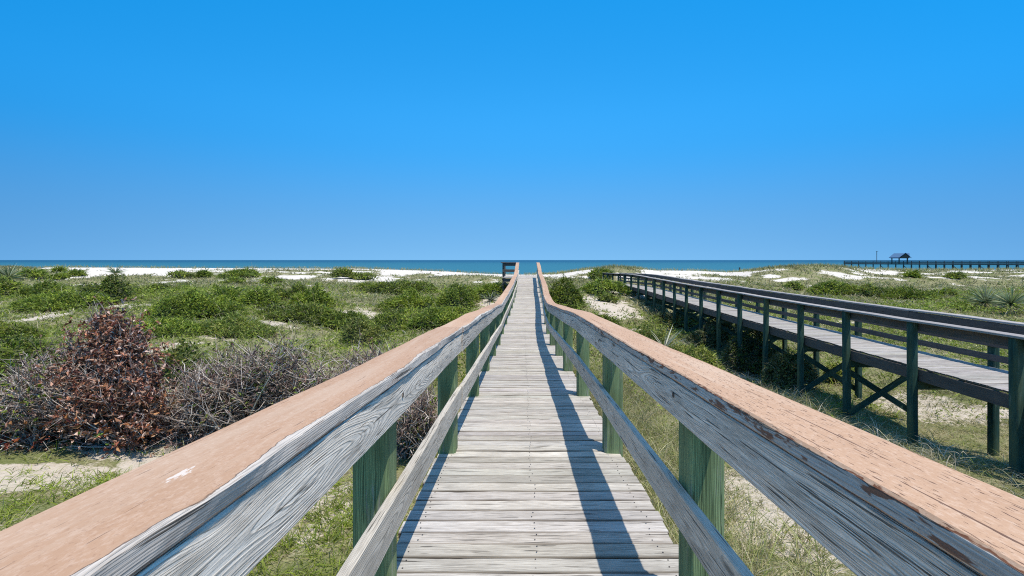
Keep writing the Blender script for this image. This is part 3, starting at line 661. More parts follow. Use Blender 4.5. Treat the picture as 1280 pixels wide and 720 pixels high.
# cross gable looking towards the land
ga, gb = s_at(1124.5), s_at(1137.5); gm = (ga + gb) / 2; m = Mesh()
e = [pt(ga, 4.9, ze), pt(gb, 4.9, ze), pt(gm + .2, 4.9, zr + .1), pt(ga, 1.5, ze + .3), pt(gb, 1.5, ze + .3), pt(gm + .2, 1.5, zr + .12)]
b = m.n; m.V.append(np.array(e, float)); m.n += 6
for f in ((0, 1, 2), (5, 4, 3), (0, 3, 4, 1), (1, 4, 5, 2), (2, 5, 3, 0)): m.faces.append(tuple(b + k_ for k_ in f)); m.UV += [(0, 0)] * len(f)
m.build('gable', M_GABLE, sh)
m = Mesh()
for q0, q1 in ((ga - .35, gm + .2), (gb + .35, gm + .2)):
    e = [pt(q0, 5.3, ze - .1), pt(q1, 5.3, zr + .16), pt(q1, 1.4, zr + .18), pt(q0, 1.4, ze - .08)]; e2 = [(x_, y_, z_ + .14) for x_, y_, z_ in e]; b = m.n; m.V.append(np.array(e + e2, float)); m.n += 8
    for f in ((0, 1, 2, 3), (7, 6, 5, 4), (0, 4, 5, 1), (1, 5, 6, 2), (2, 6, 7, 3), (3, 7, 4, 0)): m.faces.append(tuple(b + k_ for k_ in f)); m.UV += [(0, 0)] * 4
m.build('roof', M_ROOF, sh)
for q in (s0 + .5, (s0 + s1) / 2, s1 - .2):
    for t in (-.5, 3.7):
        m = Mesh(); m.box(pt(q, t, zd - .02), pt(q, t, ze + .1), .26, .26, up=(0, 1, 0)); m.build('post', M_DARK, sh)
m = Mesh(); m.box(pt(s0, 3.7, ze - .1), pt(s1 + .2, 3.7, ze - .1), .2, .3); m.build('beam', M_DARK, sh)
sl = s_at(1096)
lp = tag(empty('lamp_post', pt(sl, 3.5, zd)), 'thin dark lamp post standing on the pier left of the blue roofed shelter', 'lamp post')
m = Mesh(); m.box(pt(sl, 3.5, zd), pt(sl, 3.5, zd + 5.3), .16, .16, up=(0, 1, 0)); m.build('pole', M_DARK, lp)
m = Mesh(); m.box(pt(sl - .3, 3.5, zd + 5.36), pt(sl + .5, 3.5, zd + 5.36), .3, .14); m.build('lamp_head', M_DARK, lp)
mp = P3(924.5, 325, 190); m = Mesh(); m.box((mp[0], mp[1], -2), (mp[0], mp[1], CAMZ - 3.0), .5, .5, up=(0, 1, 0), c=.1)
tag(m.build('marker_post', M_PILE), 'single dark marker post sticking out of the sea between the boardwalks', 'post')

# ------------------------------------------------------------------ vegetation builders
def unit(v): return v / np.maximum(np.linalg.norm(v, axis=-1, keepdims=True), 1e-9)
def blades_arrays(P, D, L, W, bend, col, colt=None, segs=3):
    """curved tapering blades: P base, D unit direction, L length, W width, bend sag"""
    n = len(P); side = unit(np.cross(D, rng.normal(size=(n, 3)))); ts = np.linspace(0, 1, segs + 1)
    hor = D.copy(); hor[:, 2] = 0; hor = unit(hor + 1e-4)
    V = np.zeros((n, 2 * segs + 1, 3)); Cc = np.zeros((n, 2 * segs + 1, 3))
    if colt is None: colt = col
    for i, t in enumerate(ts):
        c = P + D * (L * t)[:, None] + hor * (bend * L * t * t * .6)[:, None] + np.array([0, 0, -1.0]) * (bend * L * t * t * .8)[:, None]
        cc = col * (1 - t) + colt * t
        if i < segs:
            w = W * (1 - .75 * t) * .5
            V[:, 2*i] = c - side * w[:, None]; V[:, 2*i+1] = c + side * w[:, None]; Cc[:, 2*i] = cc; Cc[:, 2*i+1] = cc
        else: V[:, 2*segs] = c; Cc[:, 2*segs] = cc
    k = 2 * segs + 1; base = np.arange(n)[:, None] * k
    q = [np.array([[2*i, 2*i+1, 2*i+3, 2*i+2]]) + base for i in range(segs - 1)]
    tr = np.array([[2*segs-2, 2*segs-1, 2*segs]]) + base
    return V.reshape(-1, 3), [np.concatenate(q), tr], Cc.reshape(-1, 3)
def leaves_arrays(P, Nn, L, W, col, curl=0.3):
    """small folded leaf of two quads"""
    n = len(P); t = unit(np.cross(Nn, rng.normal(size=(n, 3)))); s = np.cross(Nn, t)
    pts = [(-.5, 0, 0), (0, -.5, 1), (.5, 0, 0), (0, .5, 1)]
    V = np.zeros((n, 4, 3))
    for i, (a, b, c) in enumerate(pts): V[:, i] = P + t * (L * a)[:, None] + s * (W * b)[:, None] + Nn * ((W * (curl[:, 0] if np.ndim(curl) else curl)) * c)[:, None]
    b = np.arange(n)[:, None] * 4
    return V.reshape(-1, 3), [np.concatenate([b + [0, 1, 2], b + [0, 2, 3]])], np.repeat(col, 4, 0)
def tubes_arrays(PL, Rr, col):
    """PL (n,k,3) polylines, Rr (n,k) radii -> three-sided tubes"""
    n, k, _ = PL.shape; T = unit(np.gradient(PL, axis=1)); ref = unit(rng.normal(size=(n, 1, 3)))
    a = unit(np.cross(T, ref)); b = np.cross(T, a); V = np.zeros((n, k, 3, 3))
    for j in range(3):
        an = 2 * math.pi * j / 3; V[:, :, j] = PL + (a * math.cos(an) + b * math.sin(an)) * Rr[..., None]
    base = (np.arange(n)[:, None, None] * k + np.arange(k - 1)[None, :, None]) * 3
    F_ = []
    for j in range(3):
        q = (j + 1) % 3; F_.append(np.concatenate([base + j, base + q, base + 3 + q, base + 3 + j], 2).reshape(-1, 4))
    return V.reshape(-1, 3), [np.concatenate(F_)], np.repeat(col, k * 3, 0)
def merge(parts):
    Vs = []; Fs = []; Cs = []; n = 0
    for V, Fl, Cc in parts:
        Vs.append(V); Cs.append(Cc); Fs += [f + n for f in Fl]; n += len(V)
    return np.concatenate(Vs), Fs, np.concatenate(Cs)
def pal(n, cols, w=None, jit=0.18):
    c = np.array(cols)[rng.choice(len(cols), n, p=w)]; return np.clip(c * (1 + rng.normal(0, jit, (n, 1))) + rng.normal(0, .006, (n, 3)), .004, .95)
GREEN = [(0.125, 0.178, 0.013), (0.200, 0.262, 0.024), (0.275, 0.330, 0.045), (0.062, 0.095, 0.010)]
YGREEN = [(0.15, 0.20, 0.03), (0.22, 0.26, 0.05), (0.10, 0.15, 0.02), (0.28, 0.27, 0.07)]
OLIVE = [(0.19, 0.195, 0.065), (0.27, 0.255, 0.115), (0.125, 0.155, 0.040), (0.30, 0.275, 0.155)]
STRAW = [(0.42, 0.365, 0.22), (0.33, 0.285, 0.155), (0.48, 0.43, 0.29), (0.25, 0.225, 0.105)]
GREY = [(0.33, 0.265, 0.22), (0.20, 0.145, 0.12), (0.58, 0.51, 0.44), (0.11, 0.075, 0.062), (0.42, 0.35, 0.30)]
RED = [(0.25, 0.105, 0.062), (0.37, 0.170, 0.105), (0.15, 0.064, 0.045), (0.47, 0.27, 0.18), (0.52, 0.37, 0.30)]

def place_local(o, V, x, y, z):
    pass
def veg_object(name, parts, mat, loc, parent=None):
    V, Fs, Cc = merge(parts); V = V - np.array(loc)
    me = np_mesh(name, V, Fs, col=Cc)
    if parent is None: return link_mesh(name, me, mat, loc=loc)
    return link_mesh(name, me, mat, parent, loc=(0, 0, 0))

def mound(px0, px1, ytop, ybase, label, group='low green shrub mounds on the dunes', palette=GREEN, name='shrub', dens=1.0, hmin=0.35):
    pc = (px0 + px1) / 2; x, y, z = hit(pc, ybase); ra = max((px1 - px0) * y / F / 2, .3); rb = min(max(ra * .7, .4), 3.6)
    yc = y + rb * .8; xc = CAMX + (pc - HX) * yc / F; zg = float(ground(np.array([xc]), np.array([yc]))[0])
    h = min(max(-(ytop - HY) * yc / F - zg, hmin), 1.9)
    leaf = max(0.085, 2.6 * yc / F); area = 2.2 * ra * rb + 2.0 * (ra + rb) * h
    n = int(min(max(area * 2.6 * dens / (leaf * leaf * .5), 500), 16000))
    th = rng.uniform(0, 2 * math.pi, n); rr = np.sqrt(rng.uniform(0, 1, n)); lum = fbm(np.cos(th) * rr * 2.2 + xc, np.sin(th) * rr * 2.2 * rb / ra + yc, 90, 3)
    edge = 1 + (vnoise(th * 1.6, th * 0 + xc, 5) - .5) * .7 + (vnoise(th * 4.5, th * 0 + xc, 6) - .5) * .35
    X = xc + np.cos(th) * rr * ra * edge; Y = yc + np.sin(th) * rr * rb * edge
    prof = np.sqrt(np.clip(1 - rr ** 2.2, 0, 1)) * (0.30 + 1.2 * lum)
    dep = rng.uniform(0, 1, n) ** 1.6
    G = ground(X, Y); Z = G + np.maximum(prof * h * (1 - .38 * dep) + leaf * .2, .02)
    P = np.stack([X, Y, Z + CAMZ], 1)
    Nn = unit(np.stack([np.cos(th) * rr / ra * h, np.sin(th) * rr / rb * h, np.full(n, .75)], 1) + rng.normal(0, .55, (n, 3)))
    k = n // 2
    mixp = rng.uniform(0, 1); pal_here = palette + ([YGREEN[0], YGREEN[2]] if mixp > .6 else []) + ([OLIVE[0], OLIVE[2]] if mixp < .35 else [])
    c = pal(n, pal_here) * rng.uniform(.8, 1.15)
    patch = vnoise(X / .7, Y / .7, 33)[:, None]; c = c * (0.75 + .5 * patch) + np.array([.03, .022, 0]) * (patch > .62)
    A = leaves_arrays(P[:k], Nn[:k], leaf * rng.uniform(.8, 1.5, k), leaf * rng.uniform(.45, .8, k), c[:k])
    Dv = unit(Nn[k:] * .9 + np.array([0, 0, .5]) + rng.normal(0, .35, (n - k, 3)))
    B = blades_arrays(P[k:], Dv, leaf * rng.uniform(1.4, 3.0, n - k), leaf * rng.uniform(.22, .42, n - k), rng.uniform(.1, .7, n - k), c[k:], np.clip(c[k:] * 1.25 + .01, 0, 1), 2)
    # pale dry stalks sticking out
    q = max(n // 90, 3); sel = rng.choice(n, q); Ds = unit(np.stack([rng.normal(0, .5, q), rng.normal(0, .3, q), np.ones(q)], 1))
    Cst = blades_arrays(P[sel], Ds, leaf * rng.uniform(3, 7, q), leaf * rng.uniform(.12, .2, q), rng.uniform(.2, .6, q), pal(q, STRAW), None, 3)
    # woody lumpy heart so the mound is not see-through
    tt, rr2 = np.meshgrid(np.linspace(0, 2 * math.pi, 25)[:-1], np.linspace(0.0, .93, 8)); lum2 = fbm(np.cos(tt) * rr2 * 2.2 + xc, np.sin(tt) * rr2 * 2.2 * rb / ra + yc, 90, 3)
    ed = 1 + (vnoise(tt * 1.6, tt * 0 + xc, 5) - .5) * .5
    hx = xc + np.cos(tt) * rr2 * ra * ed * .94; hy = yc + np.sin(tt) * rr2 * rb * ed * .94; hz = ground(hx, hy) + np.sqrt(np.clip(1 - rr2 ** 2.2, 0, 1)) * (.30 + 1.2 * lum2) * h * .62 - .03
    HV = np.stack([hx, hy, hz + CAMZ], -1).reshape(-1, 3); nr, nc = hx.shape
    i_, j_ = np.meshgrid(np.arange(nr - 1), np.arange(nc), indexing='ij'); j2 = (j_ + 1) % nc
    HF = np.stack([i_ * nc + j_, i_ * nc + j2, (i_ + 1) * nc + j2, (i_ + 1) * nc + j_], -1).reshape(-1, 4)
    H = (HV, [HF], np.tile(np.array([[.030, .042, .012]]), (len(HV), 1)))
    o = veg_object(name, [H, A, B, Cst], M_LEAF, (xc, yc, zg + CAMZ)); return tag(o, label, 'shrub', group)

def twig_bush(name, label, cat, bases, targets, n_twig, tip_pal, leafspec, loc, grp=None, thick=0.011, tangle=.35):
    """dead or half-dead bush: stems from the bases to target points, twigs off them, leaves near the ends"""
    root = tag(empty(name, loc), label, cat, grp)
    nt = len(targets); b = np.array(bases)[rng.integers(0, len(bases), nt)] + rng.normal(0, .05, (nt, 3)) * [1, 1, 0]
    K = 7; ts = np.linspace(0, 1, K)[None, :, None]
    mid = (b + targets) / 2 + rng.normal(0, .14, (nt, 3)) + np.array([0, 0, .12])
    PL = (1 - ts) ** 2 * b[:, None] + 2 * ts * (1 - ts) * mid[:, None] + ts ** 2 * targets[:, None] + rng.normal(0, .012, (nt, K, 3))
    Rr = thick * (1.25 - ts[..., 0]) * rng.uniform(.6, 1.3, (nt, 1)); parts = [tubes_arrays(PL, np.broadcast_to(Rr, (nt, K)), pal(nt, tip_pal))]
    src = rng.integers(0, nt, n_twig); tpos = rng.uniform(.35, 1, n_twig) ** .7; ki = np.minimum((tpos * (K - 1)).astype(int), K - 1)
    st = PL[src, ki]; dr = unit(unit(targets[src] - b[src]) * .7 + rng.normal(0, .75, (n_twig, 3)) + [0, 0, .25]); ln = rng.uniform(.08, .36, n_twig)
    K2 = 5; t2 = np.linspace(0, 1, K2)[None, :, None]; curv = rng.normal(0, tangle, (n_twig, 1, 3))
    TW = st[:, None] + dr[:, None] * ln[:, None, None] * t2 + curv * ln[:, None, None] * t2 ** 2 + rng.normal(0, .008, (n_twig, K2, 3))
    R2 = thick * .50 * (1.15 - t2[..., 0]) * rng.uniform(.6, 1.4, (n_twig, 1)); parts.append(tubes_arrays(TW, np.broadcast_to(R2, (n_twig, K2)), pal(n_twig, tip_pal)))
    veg_object('branches', parts, M_TWIG, loc, root)
    for nm, nl, pl, size, zone, mat in leafspec:
        s = rng.integers(0, n_twig, nl * 3); kk = rng.integers(1, K2, nl * 3); p = TW[s, kk] + rng.normal(0, .025, (nl * 3, 3))
        keep = np.where(zone(p))[0][:nl]; p = p[keep]; m_ = len(p)
        if m_ == 0: continue
        veg_object(nm, [leaves_arrays(p, unit(rng.normal(size=(m_, 3)) + [0, -.3, .5]), size * rng.uniform(.7, 1.5, m_), size * rng.uniform(.25, .5, m_), pal(m_, pl, jit=.32), curl=rng.uniform(.3, 1.3, m_)[:, None])], mat, loc, root)
    return root

def yucca(px, ybase, wpx, label, n=90, palette=None, trunk=0.0, up=.35, name='yucca'):
    x, y, z = hit(px, ybase); L = wpx * y / F * .62; zg = z + CAMZ
    root = tag(empty(name, (x, y, zg)), label, 'plant', 'spiky yucca plants on the dunes')
    palette = palette or [(0.17, 0.20, 0.085), (0.26, 0.28, 0.15), (0.10, 0.13, 0.05)]
    az = rng.uniform(0, 2 * math.pi, n); el = np.arcsin(np.clip(rng.uniform(-.1 + up * .3, 1.0, n), 0, 1)); D = np.stack([np.cos(az) * np.cos(el), np.sin(az) * np.cos(el), np.sin(el)], 1)
    P = np.tile(np.array([x, y, zg + trunk + .12 * L]), (n, 1)) + D * .05
    c = pal(n, palette, jit=.25)
    veg_object('leaves', [blades_arrays(P, D, L * rng.uniform(.75, 1.1, n), np.full(n, max(.055, .0 + 1.1 * y / F)) * rng.uniform(.8, 1.3, n), rng.uniform(0, .25, n), c, np.clip(c * 1.5 + .03, 0, 1), 3)], M_LEAF, (x, y, zg), root)
    m = Mesh(); m.box((x, y, zg - .1), (x, y, zg + trunk + .15 * L), .13, .13, up=(0, 1, 0), c=.04); m.build('trunk', M_JOIST, root); 
    nd = n // 3; az = rng.uniform(0, 2 * math.pi, nd); D = np.stack([np.cos(az), np.sin(az), rng.uniform(-.5, .1, nd)], 1)
    veg_object('dead_leaves', [blades_arrays(np.tile(np.array([x, y, zg + trunk + .1 * L]), (nd, 1)), unit(D), L * rng.uniform(.5, .8, nd), np.full(nd, max(.05, y / F)), rng.uniform(.2, .6, nd), pal(nd, STRAW), None, 3)], M_DRY, (x, y, zg), root)
    return root

# ------------------------------------------------------------------ shrub mounds (left edge px, right px, top, base, what it is)
G1 = 'low green shrub mounds on the dunes'
for a in [
    (25, 57, 335.5, 350, 'small green mound on the sandy dune just right of the far left yucca'),
    (68, 81, 336, 341.5, 'tiny green mound at the foot of the white sand ridge far left'),
    (84, 106, 338.5, 346, 'small olive green mound beside the steep white sand slide'),
    (60, 84, 343, 351, 'flat olive mound under the white ridge, left of the sand slide'),
    (-25, 26, 350, 374, 'dark green shrub mound below the far left yucca'),
    (28, 78, 355, 374, 'green mound between the far left yucca and the large dark mound'),
    (32, 128, 359, 390, 'large dark green mound behind the reddish dead bush'),
    (100, 160, 346, 381, 'tall green mound carrying a small yucca on its top'),
    (170, 217, 358, 370, 'flat green mound right of the yucca topped mound'),
    (213, 241, 340, 348.5, 'green mound on white sand, leftmost of the row under the left ridge'),
    (246, 264, 340, 347.5, 'small green mound on white sand, second of the row under the left ridge'),
    (277, 326, 339, 348, 'long green mound on white sand, third of the row under the left ridge'),
    (280, 305, 348, 355, 'flat green mound just in front of the long mound under the ridge'),
    (322, 352, 347, 356, 'green mound at the right end of the row under the left ridge'),
    (261, 286, 357, 367, 'small rounded green mound in the olive grass behind the widest mound'),
    (182, 305, 368, 402, 'widest dark green mound in the left middle ground with pale stalks on it'),
    (258, 304, 361, 386, 'green mound rising behind the right end of the widest mound'),
    (296, 350, 362, 386, 'green mound with a bare sand patch at its right foot'),
    (335, 398, 360, 378, 'bright green mound in the middle left behind the patch of sand'),
    (362, 418, 362, 390, 'rounded green mound left of the grey dry patch'),
    (330, 440, 382, 408, 'long dark mound in front of the sand patch, left of the railing'),
    (452, 545, 353, 370, 'broad crested green mound standing highest in the left middle ground'),
    (478, 552, 366, 392, 'green mound directly in front of the broad crested mound'),
    (452, 550, 388, 414, 'green mound nearest the bend of the left handrail'),
    (415, 447, 336.5, 349, 'green mound high on the white dune left of the landing'),
    (440, 468, 342, 350.5, 'low green mound trailing right of the one on the white dune'),
    (548, 594, 360, 390, 'dark rounded mound left of the bare sand by the boardwalk'),
    (515, 608, 386, 413, 'green mound hugging the outside of the left handrail'),
    (585, 640, 357, 373, 'green mound beside the climbing end of the boardwalk'),
    (684, 732, 350, 390, 'tall round dark mound just right of the climbing boardwalk'),
    (724, 792, 350, 369, 'wide green mound between the two boardwalks near their far ends'),
    (733, 768, 338, 351, 'green mound on the dune top where the neighbouring boardwalk ends'),
    (746, 773, 368, 378.5, 'small green mound alone on the sand patch between the boardwalks'),
    (728, 778, 394, 413, 'bright green mound in front of the sand patch between the boardwalks'),
    (1070, 1118, 358, 373, 'green mound beyond the neighbouring railing, middle of a row of three'),
    (1108, 1166, 360, 376, 'green mound beyond the neighbouring railing, right of the middle one'),
    (1012, 1074, 355, 370, 'green mound beyond the neighbouring railing at the left of the row'),
    (1158, 1198, 362, 373, 'low green mound trailing at the right end of the row beyond the railing'),
    (1132, 1151, 339.5, 348, 'small green mound on the dune under the distant pier'),
    (1186, 1206, 342, 350, 'small olive mound between sand streaks at the far right'),
    (1192, 1218, 377, 389, 'small mound left of the spiky plants at the right edge'),
    (983, 1004, 354, 363, 'small bright green mound at the foot of the grassy dune hump'),
    (-45, 40, 398, 432, 'grassy green mound at the left edge behind the dead bush'),
    (-35, 82, 430, 478, 'grassy green mound at the left edge nearest the dead bush'),
]: mound(*a[:4], a[4])
for a in [
    (398, 472, 390, 416, 'dark green mound just behind the grey brown twigs by the handrail', GREEN),
    (160, 262, 402, 424, 'low green mound directly in front of the widest mound', GREEN),
    (250, 352, 396, 424, 'yellow green leafy bush behind the grey tangled twigs', YGREEN),
    (200, 262, 432, 486, 'yellow green leafy bush right beside the reddish dead bush', YGREEN),
    (425, 480, 398, 432, 'yellow green bush rising behind the brown twigs by the handrail', YGREEN),
    (790, 836, 406, 448, 'light green bush at the edge of the shade under the neighbouring boardwalk', YGREEN),
    (826, 900, 432, 470, 'light green bush in front of the palm seedling', YGREEN),
    (1030, 1075, 452, 482, 'leafy green bush seen between the braced piles', YGREEN),
]: mound(*a[:4], a[4], group='yellow green bushes', palette=a[5], name='bush', dens=.8)
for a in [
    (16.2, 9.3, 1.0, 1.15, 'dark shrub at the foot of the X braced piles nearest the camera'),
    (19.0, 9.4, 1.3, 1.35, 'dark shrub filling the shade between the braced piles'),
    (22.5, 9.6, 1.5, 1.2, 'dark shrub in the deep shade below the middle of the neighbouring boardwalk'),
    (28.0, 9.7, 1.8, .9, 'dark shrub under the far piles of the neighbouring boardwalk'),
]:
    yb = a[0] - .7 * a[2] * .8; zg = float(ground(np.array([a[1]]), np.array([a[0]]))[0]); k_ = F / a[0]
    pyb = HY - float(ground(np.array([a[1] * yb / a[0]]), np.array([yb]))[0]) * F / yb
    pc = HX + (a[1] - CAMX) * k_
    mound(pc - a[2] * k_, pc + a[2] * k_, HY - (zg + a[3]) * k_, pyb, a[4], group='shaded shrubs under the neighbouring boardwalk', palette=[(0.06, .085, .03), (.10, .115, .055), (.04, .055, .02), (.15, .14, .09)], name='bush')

# dead bushes at the left
x0, y0, z0 = hit(112, 578); zb = z0 + CAMZ
def cloud(n, rows_, yoff=0.0, deep=.8):
    """target points inside an outline given as (py, px left, px right) at distance about d"""
    py = rng.uniform(rows_[0][0], rows_[-1][0], n); lo = np.interp(py, [r[0] for r in rows_], [r[1] for r in rows_]); hi = np.interp(py, [r[0] for r in rows_], [r[2] for r in rows_])
    px = rng.uniform(lo, hi)
    k = max(n // 9, 6); own = rng.integers(0, k, n); t = rng.uniform(.25, 1, n)          # gather them into uneven sprays
    return px + (px[own] - px) * t * .85, py + (py[own] - py) * t * .85
d0 = y0 + .75
px, py = cloud(560, [(368, 112, 150), (395, 88, 172), (425, 55, 200), (460, 22, 224), (505, -15, 238), (545, -35, 240), (574, -40, 230)])
dd = d0 + rng.uniform(-.75, .75, 560) * np.clip((py - 385) / 100, .15, 1)
tg = np.stack([CAMX + (px - HX) * dd / F, dd, CAMZ - (py - HY) * dd / F], 1)
bs = [(x0 + q, d0 + rng.uniform(-.3, .3), zb) for q in (-.7, -.3, 0, .25, .6)]
xs_bush = x0
twig_bush('dead_bush', 'tall dead bush covered in curled reddish brown leaves at the left', 'bush', bs, tg, 4800, GREY,
          [('leaves', 21000, RED, .080, lambda p: ((p[:, 0] > xs_bush - 1.0 + .6 * rng.uniform(-1, 1, len(p))) | (rng.uniform(0, 1, len(p)) < .25)) & (vnoise(p[:, 0] * 3.2, p[:, 2] * 3.2, 77) > .30), M_DRY),
           ('orange_leaves', 1100, [(0.36, .15, .06), (.42, .22, .10), (.30, .10, .05)], .10, lambda p: p[:, 2] < zb + .75, M_DRY),
           ('green_leaves', 700, [(0.11, .20, .03), (.17, .27, .05)], .10, lambda p: (p[:, 2] < zb + .5) & (p[:, 0] > xs_bush - .3) & (p[:, 0] < xs_bush + .3), M_LEAF)],
          (x0, d0, zb))
def grey_bush(pc, pyb, outline, label, n=300, tw=2400, leaves=()):
    x, y, z = hit(pc, pyb); dd0 = y + .7; zb_ = z + CAMZ
    px, py = cloud(n, outline); dd = dd0 + rng.uniform(-.8, .8, n); tg = np.stack([CAMX + (px - HX) * dd / F, dd, CAMZ - (py - HY) * dd / F], 1)
    w = (outline[-1][2] - outline[-1][1]) * y / F
    bs = [(x + q * w, dd0 + rng.uniform(-.3, .3), zb_) for q in (-.35, -.12, .1, .33)]
    twig_bush('dead_bush', label, 'bush', bs, tg, tw, GREY, leaves, (x, dd0, zb_), thick=.014, tangle=.6)
allz = lambda p: np.ones(len(p), bool)
BR = [(0.20, .12, .09), (.28, .18, .14), (.12, .075, .06), (.36, .24, .18)]
grey_bush(310, 560, [(404, 265, 350), (430, 235, 410), (480, 205, 440), (530, 195, 440), (556, 200, 420)], 'wide leafless tangle of grey twigs right of the reddish dead bush', 520, 5200,
          [('leaves', 3000, BR, .065, allz, M_DRY), ('green_leaves', 2400, YGREEN, .07, lambda p: rng.uniform(0, 1, len(p)) < .3, M_LEAF)])
grey_bush(465, 520, [(418, 425, 505), (440, 405, 530), (490, 390, 545), (520, 390, 545)], 'grey brown dead bush against the outside of the left handrail', 360, 3600,
          [('leaves', 1400, BR, .065, allz, M_DRY)])
grey_bush(238, 568, [(452, 210, 255), (490, 195, 290), (530, 185, 310), (564, 180, 315)], 'brownish grey scrubby dead bush filling the gap right of the reddish one', 260, 2600,
          [('leaves', 1200, BR + [(.30, .17, .10)], .07, allz, M_DRY), ('green_leaves', 160, YGREEN, .07, lambda p: rng.uniform(0, 1, len(p)) < .2, M_LEAF)])
grey_bush(390, 560, [(455, 330, 440), (480, 310, 470), (520, 300, 470), (556, 300, 440)], 'low brown grey dead thicket between the two grey bushes by the handrail', 380, 3600,
          [('leaves', 1800, BR, .065, allz, M_DRY), ('green_leaves', 200, YGREEN, .07, lambda p: rng.uniform(0, 1, len(p)) < .15, M_LEAF)])
grey_bush(515, 590, [(480, 470, 545), (520, 470, 545), (575, 480, 545)], 'grey twigs and green sprigs seen below the left handrail behind a green post', 160, 1600,
          [('leaves', 500, BR, .06, allz, M_DRY), ('green_leaves', 300, GREEN, .07, allz, M_LEAF)])
grey_bush(25, 575, [(430, 30, 60), (460, -10, 70), (500, -60, 70), (540, -80, 60), (568, -80, 40)], 'pale grey twiggy bush left of the reddish dead bush', 220, 2000,
          [('green_leaves', 900, GREEN[1:3] + YGREEN[:2], .08, lambda p: rng.uniform(0, 1, len(p)) < .5, M_LEAF), ('red_leaves', 1100, [(0.26, .07, .045), (.19, .05, .035)], .085, lambda p: p[:, 2] < p[:, 2].min() + .9, M_DRY), ('leaves', 1500, BR, .065, allz, M_DRY)])

# spiky plants
yucca(10, 357, 34, 'spiky yucca on the dune at the far left edge', n=110, trunk=.5)
yucca(145, 353, 20, 'small yucca sticking out of the top of a green mound', n=34, trunk=.9)
yucca(613, 378, 26, 'grey green yucca close to the climbing boardwalk', n=40, palette=[(.20, .23, .16), (.28, .30, .22), (.12, .15, .09)])
yucca(1232, 388, 40, 'spiky yucca at the right edge, left one of the pair', n=130, trunk=.3)
yucca(1264, 392, 44, 'spiky yucca at the right edge, right one of the pair', n=140, trunk=.35)
yucca(830, 452, 56, 'pale palm seedling with fan of dry tipped leaves before the neighbouring boardwalk', n=28, palette=[(.40, .40, .28), (.50, .46, .36), (.22, .27, .12)], trunk=.35, up=1.3, name='palm_seedling')

# ------------------------------------------------------------------ grass and ground litter (uncountable)
def near_walk(x, y):
    return (np.abs(x - deck_c(np.clip(y, -4, 33))) < .95) & (y < 33)
def scatter(n, y0, y1, xl, xr, dens, zmin=0):
    u = rng.uniform(0, 1, n); y = np.sqrt(y0 ** 2 + u * (y1 ** 2 - y0 ** 2)); x = CAMX + rng.uniform(xl, xr, n) * y / F * 1.0
    keep = rng.uniform(0, 1, n) < dens(x, y); keep &= ~near_walk(x, y); return x[keep], y[keep]
def grass_field(name, x, y, L, W, palette, lean=.45, bend=(.1, .8), w=None, per=5, spread=.06, tipmul=1.25):
    x = np.repeat(x, per) + rng.normal(0, 1, len(x) * per) * spread; y = np.repeat(y, per) + rng.normal(0, 1, len(y) * per) * spread
    n = len(x); z = ground(x, y) + CAMZ - .02; D = unit(np.stack([rng.normal(0, lean, n), rng.normal(0, lean, n), np.ones(n)], 1))
    Ls = np.repeat(np.broadcast_to(L, (n // per,)), per) * rng.uniform(.5, 1.25, n); Ws = W * rng.uniform(.6, 1.3, n) if np.isscalar(W) else np.repeat(W, per) * rng.uniform(.6, 1.3, n)
    c = pal(n, palette, w, .2); hue = vnoise(x / 2.5, y / 2.5, 44)[:, None]; c = c * (.8 + .4 * hue)
    V, Fs, Cc = blades_arrays(np.stack([x, y, z], 1), D, Ls, Ws, rng.uniform(*bend, n), c, np.clip(c * tipmul + .01, 0, 1), 3)
    return V, Fs, Cc
cover = lambda x, y: np.clip(1.0 - 1.0 * sandness(x, y), 0.05, 1)
parts = []
# right-hand side near the rail: tall bleached and green grass, then sparse tufts on sand
x, y = scatter(13000, 3.0, 16, 10, 1050, lambda x, y: np.clip(cover(x, y), .3, 1) * .9)
parts.append(grass_field('g', x, y, .30, .010, STRAW + STRAW + OLIVE + YGREEN[:2], .55, (.2, 1.0), per=6))
x, y = scatter(5200, 4.0, 15, 30, 380, lambda x, y: np.maximum(sstep(3.6, 1.6, x), .35 * (vnoise(x / 1.1, y / 1.1, 71) > .55)) * .9)
parts.append(grass_field('g', x, y, .70, .010, [(0.32, .29, .14), (.24, .25, .09), (.42, .37, .23), (.17, .20, .05)], .38, (.2, .9), per=9, spread=.05))
x, y = scatter(6000, 3.0, 12, 60, 640, lambda x, y: .6 + 0 * x)
parts.append(grass_field('g', x, y, .15, .016, YGREEN + OLIVE, .9, (.2, .8), per=3, spread=.05))
x = rng.uniform(6.6, 8.7, 260); y = rng.uniform(6.0, 24, 260)
parts.append(grass_field('g', x, y, .75, .016, [(.50, .46, .37), (.40, .36, .27), (.33, .31, .19)], .6, (.3, 1.0), per=5, spread=.08))
# left near
x, y = scatter(8500, 3.0, 15, -1050, -10, lambda x, y: cover(x, y) * .8)
parts.append(grass_field('g', x, y, .26, .011, OLIVE + STRAW + GREEN[:3], .5, (.2, .9), per=6))
x, y = scatter(2600, 3.6, 6.6, -760, -60, lambda x, y: .25 + .6 * (vnoise(x / .8, y / .8, 3) > .5))
parts.append(grass_field('g', x, y, .20, .012, GREEN[1:3] + YGREEN[:2], .6, (.2, .8), per=8, spread=.05))
tag(veg_object('near_grass', parts, M_GRASS, (0, 0, 0)), 'mixed green and straw coloured grass growing on the sand beside the boardwalk', 'grass', kind='stuff')
parts = []
x, y = scatter(22000, 13, 48, -960, 960, cover)
parts.append(grass_field('g', x, y, .30 + .012 * y / 2, .011 + .0011 * y, OLIVE + STRAW[:3] + OLIVE[:2] + [(.15, .17, .05)], .5, (.2, .9), per=5, spread=.14))
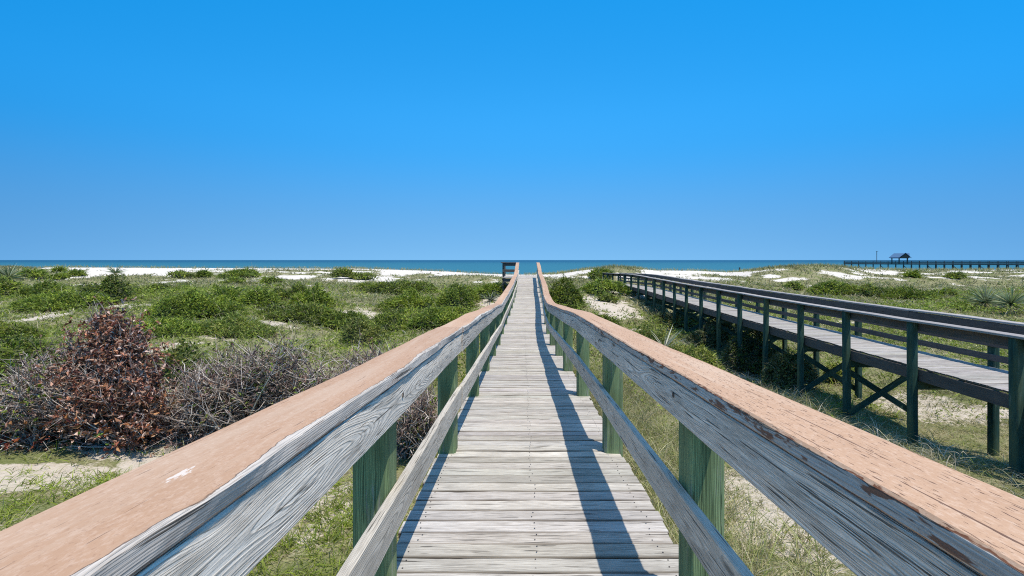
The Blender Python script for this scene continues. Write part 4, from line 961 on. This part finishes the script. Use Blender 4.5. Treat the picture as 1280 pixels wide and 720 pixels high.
x, y = scatter(23000, 11, 47, -960, 960, lambda x, y: cover(x, y) * sstep(.34, .55, vnoise(x / 5, y / 5, 66) + np.where(x < 0, .10, -.05)))
parts.append(grass_field('g', x, y, .36, .012 + .0014 * y, GREEN[:3] + YGREEN[:1], .6, (.3, .9), per=6, spread=.18))
GC = []
x, y = scatter(205000, 8, 50, -960, 960, lambda x, y: np.clip(1.1 - 1.6 * sandness(x, y), 0, 1) * sstep(.44, .55, fbm(x / 4.5, y / 4.5, 123, 4) + np.where(x < 0, .055, -.01)) * sstep(47, 34, y) * .95)
hgt = sstep(.40, .72, fbm(x / 4.5, y / 4.5, 123, 4)) * .75 * (.35 + vnoise(x / .9, y / .9, 31)); n = len(x)
z = ground(x, y) + CAMZ + hgt * rng.uniform(.35, 1, n) ** .6 + .03
lf = np.maximum(.075, 2.3 * y / F) * rng.uniform(.7, 1.35, n)
cc = pal(n, GREEN[:3] + [GREEN[1], YGREEN[0], YGREEN[1], YGREEN[2], OLIVE[0]]) * (.75 + .5 * vnoise(x / 1.6, y / 1.6, 32)[:, None])
k = n // 2; Nn = unit(rng.normal(0, .6, (n, 3)) + [0, -.15, 1.0])
GC.append(leaves_arrays(np.stack([x, y, z], 1)[:k], Nn[:k], lf[:k] * 1.1, lf[:k] * .6, cc[:k]))
GC.append(blades_arrays(np.stack([x, y, z - .05], 1)[k:], unit(Nn[k:] + rng.normal(0, .3, (n - k, 3))), lf[k:] * 2.2, lf[k:] * .28, rng.uniform(.2, .9, n - k), cc[k:], np.clip(cc[k:] * 1.3, 0, 1), 2))
tag(veg_object('ground_cover', GC, M_LEAF, (0, 0, 0)), 'low green vines and creeping scrub spreading between the shrub mounds', 'ground cover', kind='stuff')
tag(veg_object('dune_grass', parts, M_GRASS, (0, 0, 0)), 'olive and straw dune grass covering the hollows between the green mounds', 'grass', kind='stuff')
parts = []
x, y = scatter(20000, 46, 82, -950, 950, lambda x, y: np.clip(1.05 - 1.5 * sandness(x, y), .012, 1) ** 1.3)
parts.append(grass_field('g', x, y, .40 + 0 * y, .0016 * y, OLIVE + STRAW[:2] + OLIVE, .4, (.1, .7), per=4, spread=.25))
# sea oats along the crest
n = 5200; pxs = rng.uniform(-60, 1340, n); cd, cz = crest(pxs); yy = cd + rng.normal(0.5, 1.6, n); xx = CAMX + (pxs - HX) * yy / F
kp = rng.uniform(0, 1, n) < np.interp(pxs, [0, 110, 300, 400, 460, 560, 650, 690, 800, 820, 930, 1050, 1280], [.8, .25, .3, .35, .8, .3, .3, .9, .9, .35, .8, 1, .6]) * (.3 + vnoise(xx / 3, yy / 3, 8))
parts.append(grass_field('g', xx[kp], yy[kp], .62, .05, [(.24, .24, .08), (.32, .29, .13), (.18, .19, .07)], .3, (.1, .5), per=4, spread=.25))
tag(veg_object('crest_grass', parts, M_GRASS, (0, 0, 0)), 'thin sea oats and dry grass along the far dune ridge before the sea', 'grass', kind='stuff')
